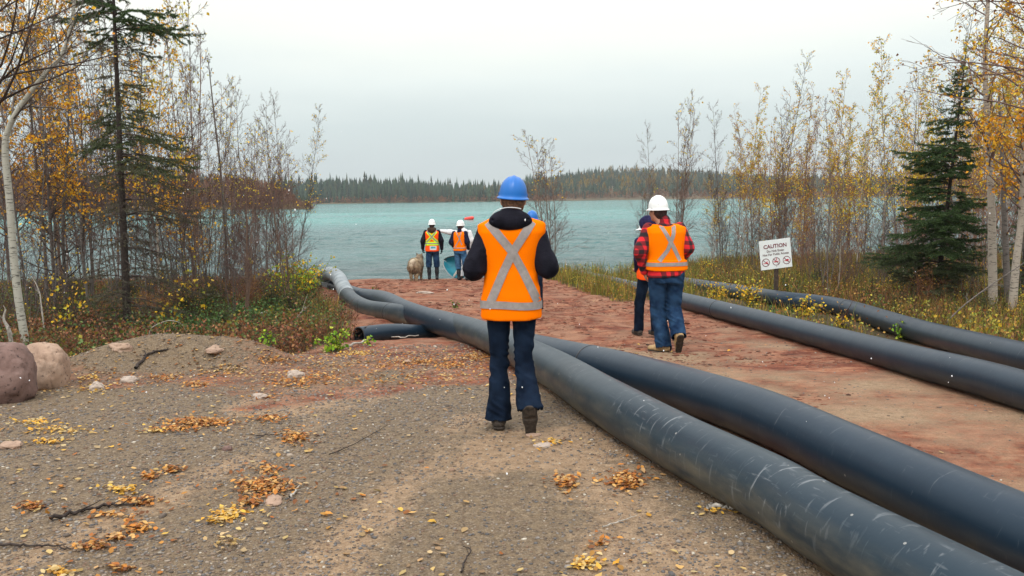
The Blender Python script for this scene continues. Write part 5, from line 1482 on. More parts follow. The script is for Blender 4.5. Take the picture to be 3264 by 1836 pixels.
ORD = ['leftmost', 'second', 'third', 'fourth', 'fifth', 'sixth', 'seventh', 'eighth', 'ninth', 'tenth', 'eleventh', 'twelfth', 'thirteenth', 'fourteenth', 'fifteenth', 'sixteenth', 'seventeenth', 'eighteenth', 'nineteenth', 'twentieth', 'twenty-first', 'twenty-second', 'twenty-third', 'twenty-fourth']
for lab in sorted({t[2] for t in THICK}):
    row = sorted([t for t in THICK if t[2] == lab], key=lambda t: t[0])
    for i, t in enumerate(row):
        if len(row) > 1:
            t[1]['label'] = lab.replace(' inside the', (', leftmost of its kind in the' if i == 0 else ', rightmost of its kind in the' if i == len(row) - 1 else ', ' + ORD[i] + ' of its kind from the left in the'))
# --- trees with a trunk of their own shape
def path_tree(name, pts, Y, r0, label, bark, twig, cat='tree', **kw):
    """pts: places on the photograph of the trunk's axis, root first"""
    W = [at_depth(px, py, Y + (dy[0] if dy else 0)) for px, py, *dy in pts]
    W[0].z = gz(W[0].x, W[0].y) - .1
    b0 = W[0].copy(); L = [tuple(w - b0) for w in W]
    a = dict(seed=31, H=max(l[2] for l in L), stems=1, trunks=[L], r0=r0, tw=6); a.update(kw)
    return tree_obj(name, bare_tree(**a), bark, twig, tuple(b0), label, cat)
path_tree('aspen_tree', [(88, 1110), (52, 905), (30, 640), (16, 490), (25, 416), (68, 335), (143, 236), (200, 170), (230, 60), (240, -80), (235, -260)], 10.6, .05, 'white-barked crooked aspen at the left edge behind the boulders', M_aspen, M_grey, nb=26, blen=.30, ang=.9, bmin=.42, leaves=130, pal=GOLD, leafz=(.4, 1), minr=.0028, seed=33)
path_tree('dead_tree', [(726, 900), (716, 700), (702, 534), (684, 380), (672, 270), (663, 186)], 18.0, .030, 'leaning dead pole with a broken top beyond the big spruce', M_grey, M_twig2, nb=16, blen=.09, ang=1.1, leaves=40, pal=YLW, leafz=(.3, 1), seed=35, bmin=.2)
path_tree('aspen_tree', [(-60, 1050), (-40, 500), (-60, 100), (-80, -200)], 9.5, .06, 'grey tree at the far left whose bare branches reach in at the top', M_grey, M_twig2, nb=38, blen=.62, ang=1.1, side=(.9, .1, .1), bmin=.35, leaves=60, pal=GOLD, up=.03, minr=.003, tw=8, seed=36)
path_tree('birch_tree', [(3168, 975), (3163, 800), (3160, 640), (3150, 420), (3140, 200), (3150, 0), (3160, -200)], 14.2, .075, 'thick pale birch trunk near the right edge', M_birch, M_twig, nb=30, blen=.22, ang=.8, bmin=.4, leaves=500, pal=YLW, leafz=(.45, 1), seed=37)
path_tree('dead_tree', [(3218, 980), (3206, 800), (3198, 600), (3190, 420), (3184, 305)], 14.6, .06, 'snag with a broken top near the right edge', M_grey, M_twig, nb=10, blen=.10, ang=1.0, bmin=.2, leaves=10, seed=38)
path_tree('birch_tree', [(3225, 1010), (3238, 850), (3255, 700), (3262, 500), (3270, 200), (3285, -100)], 13.2, .065, 'pale leaning birch trunk at the right edge', M_birch, M_twig, nb=34, blen=.36, ang=1.0, bmin=.38, side=(-.7, 0, 0), leaves=2300, pal=GOLD, leafz=(.42, 1), up=.0, seed=39, tw=8, lsize=.055)
path_tree('birch_tree', [(3330, 1050), (3310, 700), (3320, 300), (3300, -100), (3290, -350)], 11.5, .06, 'tree beyond the right edge whose golden twigs hang in at the top', M_birch2, M_twig, nb=40, blen=.46, ang=1.1, bmin=.45, side=(-.9, 0, 0), leaves=1500, pal=np.vstack([YLW, GOLD, RUST]), leafz=(.5, 1), up=-.02, seed=40, tw=8, lsize=.045)

# ------------------------------------------------------------------ spruces
def needles(S, rng, per_m, L, w, pal, dead):
    S = np.asarray(S); p0, p1, g = S[:, :3], S[:, 3:6], S[:, 6]
    ln = np.linalg.norm(p1 - p0, axis=1); cnt = np.maximum(1, (ln * per_m * g).astype(int)) * (g > .02)
    k = np.repeat(np.arange(len(S)), cnt); n = len(k); t = rng.random((n, 1)); p = p0[k] * (1 - t) + p1[k] * t
    d = (p1 - p0)[k] / (ln[k][:, None] + 1e-9); q = rng.normal(0, 1, (n, 3)); q -= d * (q * d).sum(1)[:, None]; q /= np.linalg.norm(q, axis=1)[:, None]
    nd = d * .65 + q * .8; nd /= np.linalg.norm(nd, axis=1)[:, None]; sd = np.cross(nd, rng.normal(0, 1, (n, 3))); sd /= np.linalg.norm(sd, axis=1)[:, None]
    LL = L * rng.uniform(.6, 1.2, (n, 1))
    V = np.stack([p - sd * w, p + sd * w, p + nd * LL], 1).reshape(-1, 3)
    C = pal[rng.integers(0, len(pal), n)] * rng.uniform(.6, 1.25, (n, 1)); dd = dead[k][:, None] if dead is not None else 0
    C = C * (1 - dd) + np.array([.085, .070, .045]) * dd * rng.uniform(.6, 1.4, (n, 1))
    return V, np.arange(3 * n).reshape(-1, 3), np.repeat(C, 3, 0)
GRN = np.array([(.040, .085, .022), (.065, .12, .032), (.025, .055, .018), (.085, .14, .04)])
def spruce(name, loc, H, prof, green, label, seed, r0=.05, step=.11, per_whorl=5, per_m=330, lean=None, droop=.25, nl=.035, nw=.0032, axis=None, ktw=.07, group=None, side=0):
    rng = np.random.default_rng(seed)
    if axis is None: axis = lambda z: (0, 0)
    zt = np.linspace(-.15, H, 16); N = np.array([(*axis(z), z) for z in zt]); T = segs_of(N, np.linspace(r0, .006, 16))
    B, S, dead = [], [], []
    z = .06
    while z < H - .04:
        Lz = prof(z)
        for k in range(per_whorl):
            if rng.random() < .12: continue
            a = rng.random() * 6.28; L = Lz * rng.uniform(.45, 1.25) * (1 + side * math.cos(a) * .3); g = green(z) * rng.uniform(.6, 1.2)
            if L < .05: continue
            el0 = rng.uniform(.0, .35) if z < H * .8 else rng.uniform(.4, .9)
            n = 7; P = [np.array([*axis(z), z + rng.uniform(-.03, .03)])]; 
            for i in range(n):
                f = i / n; el = el0 - droop * math.sin(f * 3.0) * 1.6 + .35 * f * f; a += rng.normal(0, .05)
                P.append(P[-1] + np.array([math.cos(a) * math.cos(el), math.sin(a) * math.cos(el), math.sin(el)]) * L / n)
            P = np.array(P); B += segs_of(P, np.linspace(max(.004, L * .010), .002, n + 1))
            dz = np.clip(1 - green(z), 0, 1)
            for i in range(2, n): S.append([*P[i], *P[i + 1], g]); dead.append(dz)
            m = int(L / ktw)
            for q in range(m):
                f = .18 + .8 * (q + rng.random()) / m; i = min(int(f * n), n - 1); t = f * n - i; p = P[i] * (1 - t) + P[i + 1] * t
                d = P[i + 1] - P[i]; d /= np.linalg.norm(d); s_ = np.cross(d, [0, 0, 1]); s_ /= np.linalg.norm(s_) + 1e-9
                sg = 1 if q % 2 else -1; dd = d * rng.uniform(.5, .9) + s_ * sg * rng.uniform(.6, 1) + np.array([0, 0, rng.uniform(-.45, .12)]); dd /= np.linalg.norm(dd)
                l = L * .36 * (1.15 - f) * rng.uniform(.6, 1.2) + .03
                e1 = p + dd * l; B.append([*p, *e1, .0026, .0014]); S.append([*p, *e1, g]); dead.append(dz)
                for r_ in range(2):
                    if l > .12:
                        u = rng.uniform(.3, .8); pp = p + dd * l * u; d3 = dd * .7 + np.cross(dd, [0, 0, 1]) * rng.choice([-1, 1]) * .7 + np.array([0, 0, -.2]); d3 /= np.linalg.norm(d3)
                        e2 = pp + d3 * l * .45; B.append([*pp, *e2, .002, .001]); S.append([*pp, *e2, g]); dead.append(dz)
        z += step * rng.uniform(.7, 1.3)
    S.append([*N[-2], *N[-1], 1]); dead.append(0)
    root = empty(name, loc); tag(root, label, 'tree', group)
    V, F = tubes(T, 8); mesh_obj('trunk', V, F, [M_bark_dark], root, smooth=True)
    Vb, Fb = tubes(B, 3); Vn, Fn, C = needles(S, rng, per_m, nl, nw, GRN, np.array(dead))
    mesh_obj('crown', np.vstack([Vb, Vn]), [Fb, Fn + len(Vb)], [M_twig2, M_needle], root, mi=np.concatenate([np.zeros(len(Fb), int), np.ones(len(Fn), int)]),
             colr=np.vstack([np.full((len(Vb), 3), .05), C]))
    print(name, 'needles', len(Fn))
    return root
Y = 13.0; s0 = spot(398, Y)
k_ = lambda py: at_depth(380, py, Y).z - s0[2]
zz = [0, k_(1000), k_(880), k_(820), k_(700), k_(600), k_(540), k_(500), k_(400), k_(330), k_(240), k_(180), k_(120), k_(60), k_(0), k_(-120), k_(-400)]
lw = [.5, .85, .9, .7, 1.05, 1.15, 1.05, 1.1, .9, .6, .42, .30, 1.1, 1.05, .85, .7, .05]
gg = [.2, .25, .22, .12, .14, .25, .4, .65, .6, .5, .3, .12, .9, 1, 1, 1, 1]
ax0 = lambda z: (np.interp(z, [0, zz[-3]], [0, at_depth(362, 0, Y).x - s0[0]]), 0)
spruce('spruce_tree', s0, zz[-1], lambda z: float(np.interp(z, zz, lw)), lambda z: float(np.interp(z, zz, gg)), 'big sparse spruce left of centre, with a bare dark trunk and dense dark top', 41, r0=.068, step=.10, per_whorl=4, axis=ax0, side=.7, droop=.34, per_m=560, nw=.0042, ktw=.10)
Y = 16.0; s1 = spot(2985, Y); H1 = height_to(3050, 185, Y, s1[2])
ax1 = lambda z: (z / H1 * (at_depth(3050, 400, Y).x - at_depth(2985, 400, Y).x), 0)
spruce('spruce_tree', s1, H1, lambda z: float(np.interp(z / H1, [0, .2, .42, .5, .62, .70, .74, .85, 1], [.75, .95, .9, .6, .68, .34, .46, .28, .02])), lambda z: float(np.interp(z / H1, [0, .15, .3, 1], [.35, .6, 1, 1])), 'dark green spruce at the right, with a pointed top and dense skirts', 43, r0=.06, step=.085, per_whorl=6, axis=ax1, side=-.9, droop=.24, per_m=620, nw=.0042)
s2 = spot(3262, 15.5); H2 = height_to(3262, 520, 15.5, s2[2])
spruce('spruce_tree', s2, H2, lambda z: .75 * (1 - z / H2) + .04, lambda z: .9, 'smaller dark spruce at the right edge behind the pale trunks', 44, r0=.035)
for i, (px, Y, top, lab) in enumerate(((2500, 19.0, 868, 'small spruce sapling just right of the sign post'), (2612, 19.5, 845, 'larger spruce sapling between the sign and the tall spruce'), (2445, 21, 880, 'tiny spruce sapling left of the sign post'), (2780, 16.5, 880, 'spruce sapling in the brush left of the tall spruce'))):
    s = spot(px, Y); h = height_to(px, top, Y, s[2])
    spruce('spruce_sapling', s, h, lambda z, h=h: .42 * h * (1 - z / h) + .03, lambda z: 1.0, lab, 50 + i, r0=.012, step=.07, per_whorl=5, per_m=300, ktw=.05)

# ------------------------------------------------------------------ shrubs and weeds
def shrub(name, loc, h, w, n_st, n_lf, pal, lsize, label, seed, stem=M_twig2, cat='shrub', group=None):
    rng = np.random.default_rng(seed); B = []; LP = []
    for i in range(n_st):
        a = rng.random() * 6.28; sp_ = w / h * rng.uniform(.1, 1)
        N, r = chain((rng.normal(0, .05 * w), rng.normal(0, .05 * w), -.03), (math.cos(a) * sp_, math.sin(a) * sp_, 1), h * rng.uniform(.6, 1.1), .005 * h + .002, .002, 6, rng, .12, .03)
        B += segs_of(N, r)
        for k in range(9):
            j = rng.integers(1, 6); d = perp(np.array([0, 0, 1.0]), rng) + np.array([0, 0, .6]); d /= np.linalg.norm(d)
            n2, r2 = chain(N[j], d, h * rng.uniform(.12, .35), .0025, .0015, 3, rng, .15); B += segs_of(n2, r2); LP += list(n2[1:])
        LP += list(N[2:])
    LP = np.array(LP); p = LP[rng.integers(0, len(LP), n_lf)] + rng.normal(0, .02, (n_lf, 3))
    V, F, C = leaf_cards(p, lsize, pal, rng)
    root = empty(name, loc); tag(root, label, cat, group)
    Vb, Fb = tubes(B, 4); mesh_obj('stems', Vb, Fb, [stem], root)
    mesh_obj('foliage', V, F, [M_leafy], root, colr=C)
    return root
shrub('shrub', spot(930, 18.0), 1.15, .95, 20, 800, np.vstack([YLW, BRIGHT]), .065, 'yellow-leaved bush beside the pipes’ hump at the left shore', 60)
shrub('shrub', spot(975, 19.6), 1.0, .8, 16, 520, np.vstack([YLW, BRIGHT]), .06, 'smaller yellow bush at the end of the left thicket, touching the pipes', 61)
p = at_ground(1062, 1125); shrub('shrub', (p.x, p.y + .12, p.z), .36, .26, 9, 170, BRIGHT, .06, 'bright green leafy plant left of the cut-off pipe', 62)
p = at_ground(850, 1112); shrub('shrub', (p.x, p.y + .2, p.z), .26, .22, 6, 46, BRIGHT, .055, 'small bright green sprig at the right end of the gravel heap', 63)
p = at_ground(1175, 1102); shrub('weed', (p.x, p.y, p.z), .17, .1, 3, 26, BRIGHT, .05, 'small green sprig in front of the cut-off pipe', 64, cat='plant')
p = at_ground(1448, 982); shrub('weed', (p.x, p.y, p.z), .16, .12, 6, 50, np.array([(.10, .20, .03), (.2, .28, .05)]), .04, 'small green weed on the red track left of the nearest person', 65, cat='plant')
p = at_ground(1180, 960); shrub('weed', (p.x + .1, p.y, p.z), .35, .3, 12, 160, GRNY * .7, .05, 'olive weed between the hump and the clean pipe', 66, cat='plant')
for i, (px, py, h, w, n, lab) in enumerate(((2285, 962, .55, .5, 260, 'yellow-green bush between the two right-hand pipes, nearest the plaid-sleeved man'), (2390, 975, .6, .55, 300, 'yellow bush between the right-hand pipes, left of the sign post'),
        (2560, 1010, .4, .5, 200, 'low yellow-green plants right of the sign post'), (2690, 1045, .25, .4, 90, 'low weeds between the right-hand pipes, right of the sign'), (2868, 1082, .30, .16, 60, 'green sprig growing alone between the two right-hand pipes'),
        (2110, 905, .3, .4, 120, 'grassy tuft with yellow leaves on the bank behind the plaid-sleeved man'), (2250, 880, .7, .6, 160, 'yellow bush on the bank left of the sign'))):
    p = at_ground(px, py); shrub('shrub', (p.x, p.y, p.z), h, w, 12, n, YLW if i not in (4,) else BRIGHT, .05, lab, 70 + i)
# sparse golden saplings among the left trees
for i, (px, Y, top, lab) in enumerate(((610, 14.5, 800, 'yellow-leaved sapling left of the dark clump of stems'), (545, 13, 930, 'small yellow sapling beyond the gravel heap'), (205, 12.5, 850, 'yellow sapling beside the white-barked aspen'))):
    s = spot(px, Y); shrub('sapling', s, max(.4, height_to(px, top, Y, s[2])), .35, 7, 90, YLW, .06, lab, 80 + i, cat='young tree')
# tangled brush of both banks: three kinds, copied
def brush():
    kinds = [('rust-brown twiggy bush', 1.0, 1.0, 22, 520, np.vstack([RUST * .6, RUST * .9]), .04, M_twigr), ('dark green small-leaved bush', .9, .9, 20, 900, np.vstack([GRN * .8, GRNY * .35]), .045, M_twig2), ('yellow-green loose bush', .9, .9, 16, 420, np.vstack([GRNY, YLW]), .05, M_twig2)]
    rng = np.random.default_rng(77); rows = {}
    protos = {}
    def put(px, py, k, h, side):
        p = at_ground(px, py); lab = kinds[k][0]; grp = 'brush of the ' + side + ' bank'
        if k not in protos:
            _, hh, ww, ns, nl, pal, ls, st = kinds[k]
            o = shrub('bush', (p.x, p.y, p.z), hh, ww, ns, nl, pal, ls, lab, 150 + k, st, 'bush', grp); protos[k] = o; o.scale = (h,) * 3
        else:
            o = clone(protos[k], (p.x, p.y, p.z), px * .37, h, lab, grp)
        rows.setdefault((lab, side), []).append((px, o))
    for i in range(34):
        px = 170 + 820 * ((i + rng.random()) / 34); py = rng.uniform(930, np.interp(px, [170, 400, 1000], [1090, 1060, 1060]))
        put(px, py, int(rng.choice(3, p=[.5, .38, .12])), rng.uniform(.45, .85), 'left')
    for i in range(34):
        px = 2330 + 1000 * ((i + rng.random()) / 34); py = rng.uniform(890, np.interp(px, [2330, 2600, 2900, 3264], [905, 925, 985, 1060]))
        if abs(px - 2475) < 70: continue
        put(px, py, int(rng.choice(3, p=[.35, .4, .25])), rng.uniform(.4, .8), 'right')
    for (lab, side), r_ in rows.items():
        r_.sort(key=lambda t: t[0])
        for i, (px, o) in enumerate(r_):
            o['label'] = lab + (', leftmost of its kind on the ' if i == 0 else ', ' + ORD[i] + ' of its kind from the left on the ') + side + ' bank'
brush()
_b = path_tree  # twisted white dead stems behind the boulders
path_tree('dead_branch', [(140, 1000), (130, 960), (125, 930), (112, 900), (100, 882)], 12.0, .012, 'thin white crooked dead stem behind the boulders', M_bark_pale, M_bark_pale, cat='branch', nb=2, blen=.2, seed=90, leaves=0)
path_tree('dead_branch', [(40, 1110), (30, 1060), (12, 1020), (18, 985)], 9.9, .03, 'weathered broken stump standing behind the dark boulder', M_bark_pale, M_bark_pale, cat='branch', nb=3, blen=.3, seed=91, leaves=0)
path_tree('dead_branch', [(478, 1100), (476, 1060), (500, 1035), (540, 1022), (575, 1030), (590, 1050)], 11.0, .008, 'thin arched pale stem behind the gravel heap', M_bark_pale, M_bark_pale, cat='branch', nb=1, blen=.1, seed=92, leaves=0)
path_tree('dead_branch', [(2975, 1040), (3060, 985), (3150, 915), (3264, 838), (3330, 790)], 12.2, .013, 'long thin dead stem slanting up to the right edge', M_grey, M_grey, cat='branch', nb=6, blen=.25, seed=93, leaves=0)

# ------------------------------------------------------------------ undergrowth and grass (uncountable)
def blades(x, y, h, w, C, rng, lean=.35, curve=.25):
    n = len(x); z = G(x, y) - .02; a = rng.random(n) * 6.28
    l = np.abs(rng.normal(0, lean, n)); dx, dy = np.cos(a) * l, np.sin(a) * l
    b = rng.random(n) * 6.28; wx, wy = np.cos(b) * w, np.sin(b) * w
    o = lambda f, k: np.stack([x + dx * h * f ** (1 + curve * 2) + wx * k, y + dy * h * f ** (1 + curve * 2) + wy * k, z + h * f], 1)
    V = np.stack([o(0, 1), o(0, -1), o(.55, .8), o(.55, -.8), o(1, 0)], 1).reshape(-1, 3)
    i = np.arange(n)[:, None] * 5
    F = np.concatenate([i + np.array([[0, 1, 3]]), i + np.array([[0, 3, 2]]), i + np.array([[2, 3, 4]])])
    return V, F, np.repeat(C, 5, 0)
M_blade = mat('grass_blade', (.3, .3, .1), .8, attr=True, trans=.15)
def undergrowth(name, x, y, kinds, seed, wt=None, per=7, lean=.35):
    """sprigs at x,y: brown twigs, olive grass, dark leaves, red-brown leaves, yellow leaves"""
    rng = np.random.default_rng(seed)
    Vs, Fs, Cs, off = [], [], [], 0
    n = len(x)
    k = np.repeat(np.arange(n), per); m = len(k)
    xx = x[k] + rng.normal(0, .07, m); yy = y[k] + rng.normal(0, .07, m)
    hh, ww, pal, pw = kinds
    t = rng.choice(len(pal), m, p=pw) ; nz = fbm(xx * .7, yy * .7, seed=seed)
    h = hh[0] + (hh[1] - hh[0]) * rng.random(m) ** 1.5 * (.6 + .9 * np.clip(nz + .5, 0, 1))
    if seed == 107: h = h * (1 + .7 * sstep(15, 20, yy))
    w = ww * (.6 + .8 * rng.random(m)) * (.5 + yy * .035)
    C = pal[t] * rng.uniform(.55, 1.3, (m, 1)) * (.8 + .6 * nz[:, None])
    return blades(xx, yy, h, w, np.clip(C, 0, 1), rng, lean=lean)
def area(mask, x0, x1, y0, y1, n, seed, thr=.5):
    rng = np.random.default_rng(seed); x = rng.uniform(x0, x1, n); y = y0 + (y1 - y0) * rng.random(n) ** 1.35
    k = (mask(x, y) > thr) & (y < shore(x) - .15) & (np.abs(x) < y * .66 + 1)
    dD = x - np.interp(y, DY, DX); dC = x - np.interp(y, CY, CX)
    k &= ~((np.abs(dD) < .34) | (np.abs(dC) < .3)) & ~((dC > 0) & (dD < 0) & (y < 18) & (rng.random(n) < .6)) & ~((dD < 0) & (dD > -1.0) & (rng.random(n) < .5)); return x[k], y[k]
def plants():
    BR = np.array([(.17, .055, .028), (.21, .085, .04), (.09, .04, .024), (.26, .13, .06), (.07, .10, .025), (.035, .024, .016)])
    OL = np.array([(.22, .21, .035), (.34, .28, .045), (.12, .15, .03), (.42, .29, .06), (.44, .20, .045), (.07, .10, .025)])
    x, y = area(left_veg, -19, -1.2, 9.2, 26.5, 17000, 101)
    a = undergrowth('l', x, y, ((.05, .36), .0032, BR, [.24, .2, .2, .1, .16, .1]), 102, per=9, lean=1.0)
    tag(mesh_obj('undergrowth', a[0], a[1], [M_blade], colr=a[2]), kind='stuff')
    x, y = area(left_veg, -19, -1.2, 11, 26.8, 13000, 103)
    k = (fbm(x * .35, y * .35, seed=104) > .02) & (y > 13); x, y = x[k], y[k]
    a = undergrowth('l', x, y, ((.06, .30), .0050, OL, [.25, .2, .25, .1, .08, .12]), 105, per=7)
    tag(mesh_obj('grass', a[0], a[1], [M_blade], colr=a[2]), kind='stuff')
    x, y = area(right_veg, .3, 21, 8.5, 33, 21000, 106, .4)
    a = undergrowth('r', x, y, ((.05, .32), .0048, OL, [.24, .22, .2, .12, .12, .1]), 107, per=8)
    tag(mesh_obj('grass', a[0], a[1], [M_blade], colr=a[2]), kind='stuff')
    x, y = area(right_veg, 4.8, 21, 9, 30, 9000, 108)
    a = undergrowth('r', x, y, ((.08, .5), .0042, BR, [.2, .2, .15, .15, .2, .1]), 109, per=7, lean=.8)
    tag(mesh_obj('undergrowth', a[0], a[1], [M_blade], colr=a[2]), kind='stuff')
    # low leaves among the stalks
    rng = np.random.default_rng(110)
    P, Cc = [], []
    for mask, x0, x1, y0, y1, n, pals, sd, thr in ((left_veg, -18, -1.2, 9.3, 26, 34000, [BR * 1.6, RUST * .6, GRN * 1.3, BR * 1.2, GRNY * .6, GRN * 1.6], 111, .5), (right_veg, .4, 20, 9, 32, 22000, [RUST * .9, GRNY * .8, GRN * 1.2, GRNY * 1.1, np.vstack([GRNY, YLW * .7]), RUST], 112, .4)):
        x, y = area(mask, x0, x1, y0, y1, n, sd, thr); nz = fbm(x * .6, y * .6, seed=sd); hgt = (.08 + .34 * rng.random(len(x))) * (.7 + .9 * np.clip(nz + .3, 0, 1))
        q = np.clip(((fbm(x * .45 + 5, y * .45, seed=sd + 1) * 1.5 + .5) * len(pals) + rng.normal(0, .8, len(x))).astype(int), 0, len(pals) - 1)
        for j, pl in enumerate(pals):
            mm = q == j
            if mm.sum() == 0: continue
            for r_ in range(6):
                p = np.stack([x[mm], y[mm], G(x[mm], y[mm]) + hgt[mm] * rng.random(mm.sum())], 1) + rng.normal(0, .05, (mm.sum(), 3)) * np.array([1, 1, .5])
                V, F, C = leaf_cards(p, .042 if j != 4 else .05, pl, rng); P.append((V, F, C))
    off = 0; Vs, Fs, Cs = [], [], []
    for V, F, C in P: Vs.append(V); Fs.append(F + off); Cs.append(C); off += len(V)
    tag(mesh_obj('ground_cover', np.vstack(Vs), np.concatenate(Fs), [M_leafy], colr=np.clip(np.vstack(Cs), 0, 1)), kind='stuff')
plants()
# ------------------------------------------------------------------ far shores
def far_shore():
    mh = mat('hill_soil', (.045, .050, .030), .95, var=.4, vscale=.05, color2=(.12, .085, .045), detail=5)
    msh = mat('shore_strip', (.10, .055, .035), .95, var=.4, vscale=.1)
    M_con = mat('conifer_far', (.02, .04, .02), .9, attr=True)
    rng = np.random.default_rng(200)
    def land(name, px, Yn, depth, tops, far_add=1.0):
        """a wedge of land: px columns, Yn distance of its waterline, tops: photo row of its bare ridge"""
        X, F = [], []
        n = 9
        for i, p_ in enumerate(px):
            y0 = Yn[i]; 
            for j in range(n):
                t = j / (n - 1); Y = y0 + depth[i] * t
                zr = at_depth(p_, tops[i], y0 + depth[i]).z
                xw = at_depth(p_, 640, Y).x
                z = WATER - .3 + (zr - WATER + .3) * (t ** .9) + (0 if j in (0,) else 1.2 * float(vnoise(xw * .03, Y * .03, seed=7)) * min(1, t * 3) * abs(zr) / 20)
                if j == 1: z = max(z, WATER + .8)
                X.append((xw, Y, z))
            X.append((at_depth(p_, 640, y0 + depth[i] + 60).x, y0 + depth[i] + 60, WATER - 3))
        m = n + 1
        F = [(i * m + j, (i + 1) * m + j, (i + 1) * m + j + 1, i * m + j + 1) for i in range(len(px) - 1) for j in range(m - 1)]
        o = mesh_obj(name, X, F, [mh], smooth=True); tag(o, kind='structure')
        V = np.array(X).reshape(len(px), m, 3); return V[:, :n]
    def sample(V, n, rng, jmin=.08, jmax=1.0, bias=1.0):
        a = rng.random(n) * (V.shape[0] - 1.001); b = (jmin + (jmax - jmin) * rng.random(n) ** bias) * (V.shape[1] - 1.001)
        i, j = a.astype(int), b.astype(int); u, v = (a - i)[:, None], (b - j)[:, None]
        return V[i, j] * (1 - u) * (1 - v) + V[i + 1, j] * u * (1 - v) + V[i, j + 1] * (1 - u) * v + V[i + 1, j + 1] * u * v
    def conifers(name, P, h, wd, pal, rng, tiers=4, ns=5):
        n = len(P); t = np.arange(ns) * 2 * np.pi / ns; Vs = []; Fs = []; off = 0
        C0 = pal[rng.integers(0, len(pal), n)] * rng.uniform(.6, 1.3, (n, 1))
        for k in range(tiers):
            f0 = .05 + .95 * k / tiers * .92; f1 = min(1, f0 + 1.5 / tiers); r = wd * (1 - f0) ** .8 * rng.uniform(.75, 1.2, n)
            ro = rng.random((n, 1)) * 6.28; jit = rng.uniform(.55, 1.25, (n, ns))
            ring = np.stack([P[:, 0:1] + np.cos(t + ro) * r[:, None] * jit, P[:, 1:2] + np.sin(t + ro) * r[:, None] * jit, P[:, 2:3] + (h * f0)[:, None] - jit * r[:, None] * .35], 2)
            apex = P + np.stack([rng.normal(0, .05, n), rng.normal(0, .05, n), h * f1], 1)
            V = np.concatenate([ring, apex[:, None]], 1); Vs.append(V.reshape(-1, 3)); i = np.arange(ns)
            f = np.stack([i, (i + 1) % ns, np.full(ns, ns)], 1); Fs.append((f[None] + (np.arange(n) * (ns + 1))[:, None, None]).reshape(-1, 3) + off); off += n * (ns + 1)
        tag(mesh_obj(name, np.vstack(Vs), np.concatenate(Fs), [M_con], colr=np.tile(np.repeat(C0, ns + 1, 0), (tiers, 1))), kind='stuff')
    def slivers(name, P, h, w, pal, rng, per=26, tall=True):
        """leafless or yellow broadleaved trees far away: bundles of upright twigs and leaf flecks"""
        k = np.repeat(np.arange(len(P)), per); n = len(k); hh = h[k]
        u = rng.random(n); ang = rng.random(n) * 6.28; rr = np.sqrt(rng.random(n)) * w[k] * np.sin(np.clip(u * 1.1 + .15, 0, 1) * 3.0)
        p = P[k] + np.stack([np.cos(ang) * rr, np.sin(ang) * rr, u * hh * .85], 1)
        L = hh * rng.uniform(.10, .28, n); wd = hh * rng.uniform(.008, .022, n) if tall else hh * rng.uniform(.03, .07, n)
        d = np.stack([np.cos(ang) * .3, np.sin(ang) * .3, np.ones(n)], 1); b = rng.random(n) * 6.28; s = np.stack([np.cos(b), np.sin(b), b * 0], 1)
        V = np.stack([p - s * wd[:, None], p + s * wd[:, None], p + d * L[:, None]], 1).reshape(-1, 3)
        C0 = pal[rng.integers(0, len(pal), len(P))]; C = np.repeat(C0[k] * rng.uniform(.6, 1.3, (n, 1)), 3, 0)
        tag(mesh_obj(name, V, np.arange(3 * n).reshape(-1, 3), [M_con], colr=C), kind='stuff')
    CON = np.array([(.012, .032, .022), (.018, .042, .026), (.008, .022, .018), (.026, .050, .026), (.034, .042, .022)])
    YEL_ = np.array([(.32, .20, .04), (.26, .15, .035), (.38, .26, .06)]); BRN = np.array([(.15, .060, .032), (.20, .080, .038), (.10, .045, .03), (.24, .10, .04)])
    # far shore, straight ahead and to the right
    px = np.array([820, 960, 1080, 1200, 1320, 1450, 1560, 1660, 1760, 1850, 1950, 2050, 2150, 2250, 2350, 2480, 2600, 2750, 2900, 3050, 3200, 3420])
    Yn = np.interp(px, [820, 3400], [440, 470]) + 6 * np.sin(px * .013)
    dp = np.interp(px, [820, 1400, 1700, 2100, 2500, 3400], [70, 80, 160, 260, 240, 160])
    tops = np.interp(px, [820, 1000, 1200, 1330, 1450, 1560, 1650, 1760, 1850, 1950, 2150, 2260, 2350, 2500, 3400], [612, 605, 604, 606, 622, 624, 606, 578, 562, 553, 552, 560, 570, 574, 582])
    V = land('hill', px, Yn, dp, tops)
    P = sample(V, 8200, rng, .06, 1.0, .9); h = rng.uniform(4.0, 8.0, len(P)) * np.where(P[:, 0] > 20, .72, 1)
    h = h * np.where(rng.random(len(P)) < .10, 1.45, 1)
    conifers('far_forest', P, h, h * .15, CON, rng)
    P = sample(V, 900, rng, .12, .98); k = (fbm(P[:, 0] * .02, P[:, 1] * .02, seed=9) > .02) & (P[:, 0] > -40)
    P = P[k]; slivers('autumn_trees', P, rng.uniform(4, 8, len(P)), rng.uniform(1.2, 2.2, len(P)), YEL_ * .6, rng, 40, False)
    P = sample(V, 1500, rng, .03, .16); slivers('shore_brush', P, rng.uniform(1.5, 3.4, len(P)), rng.uniform(1.5, 3, len(P)), BRN * 1.1, rng, 24, False)
    # pale rocks on the beach line
    # near headland on the left
    px = np.array([-260, -120, 0, 120, 250, 400, 520, 640, 740, 820, 880, 930, 965, 985])
    Yn = np.interp(px, [-260, 600, 985], [262, 262, 225]); dp = np.interp(px, [-260, 800, 985], [70, 60, 12])
    tops = np.interp(px, [-260, 0, 300, 600, 740, 820, 900, 950, 985], [600, 598, 600, 606, 622, 634, 648, 660, 668])
    V = land('headland', px, Yn, dp, tops)
    P = sample(V, 3400, rng, .02, 1.0, .8); end = np.interp(P[:, 0] / P[:, 1], [-.29, -.255, -.235], [1, .7, .25])
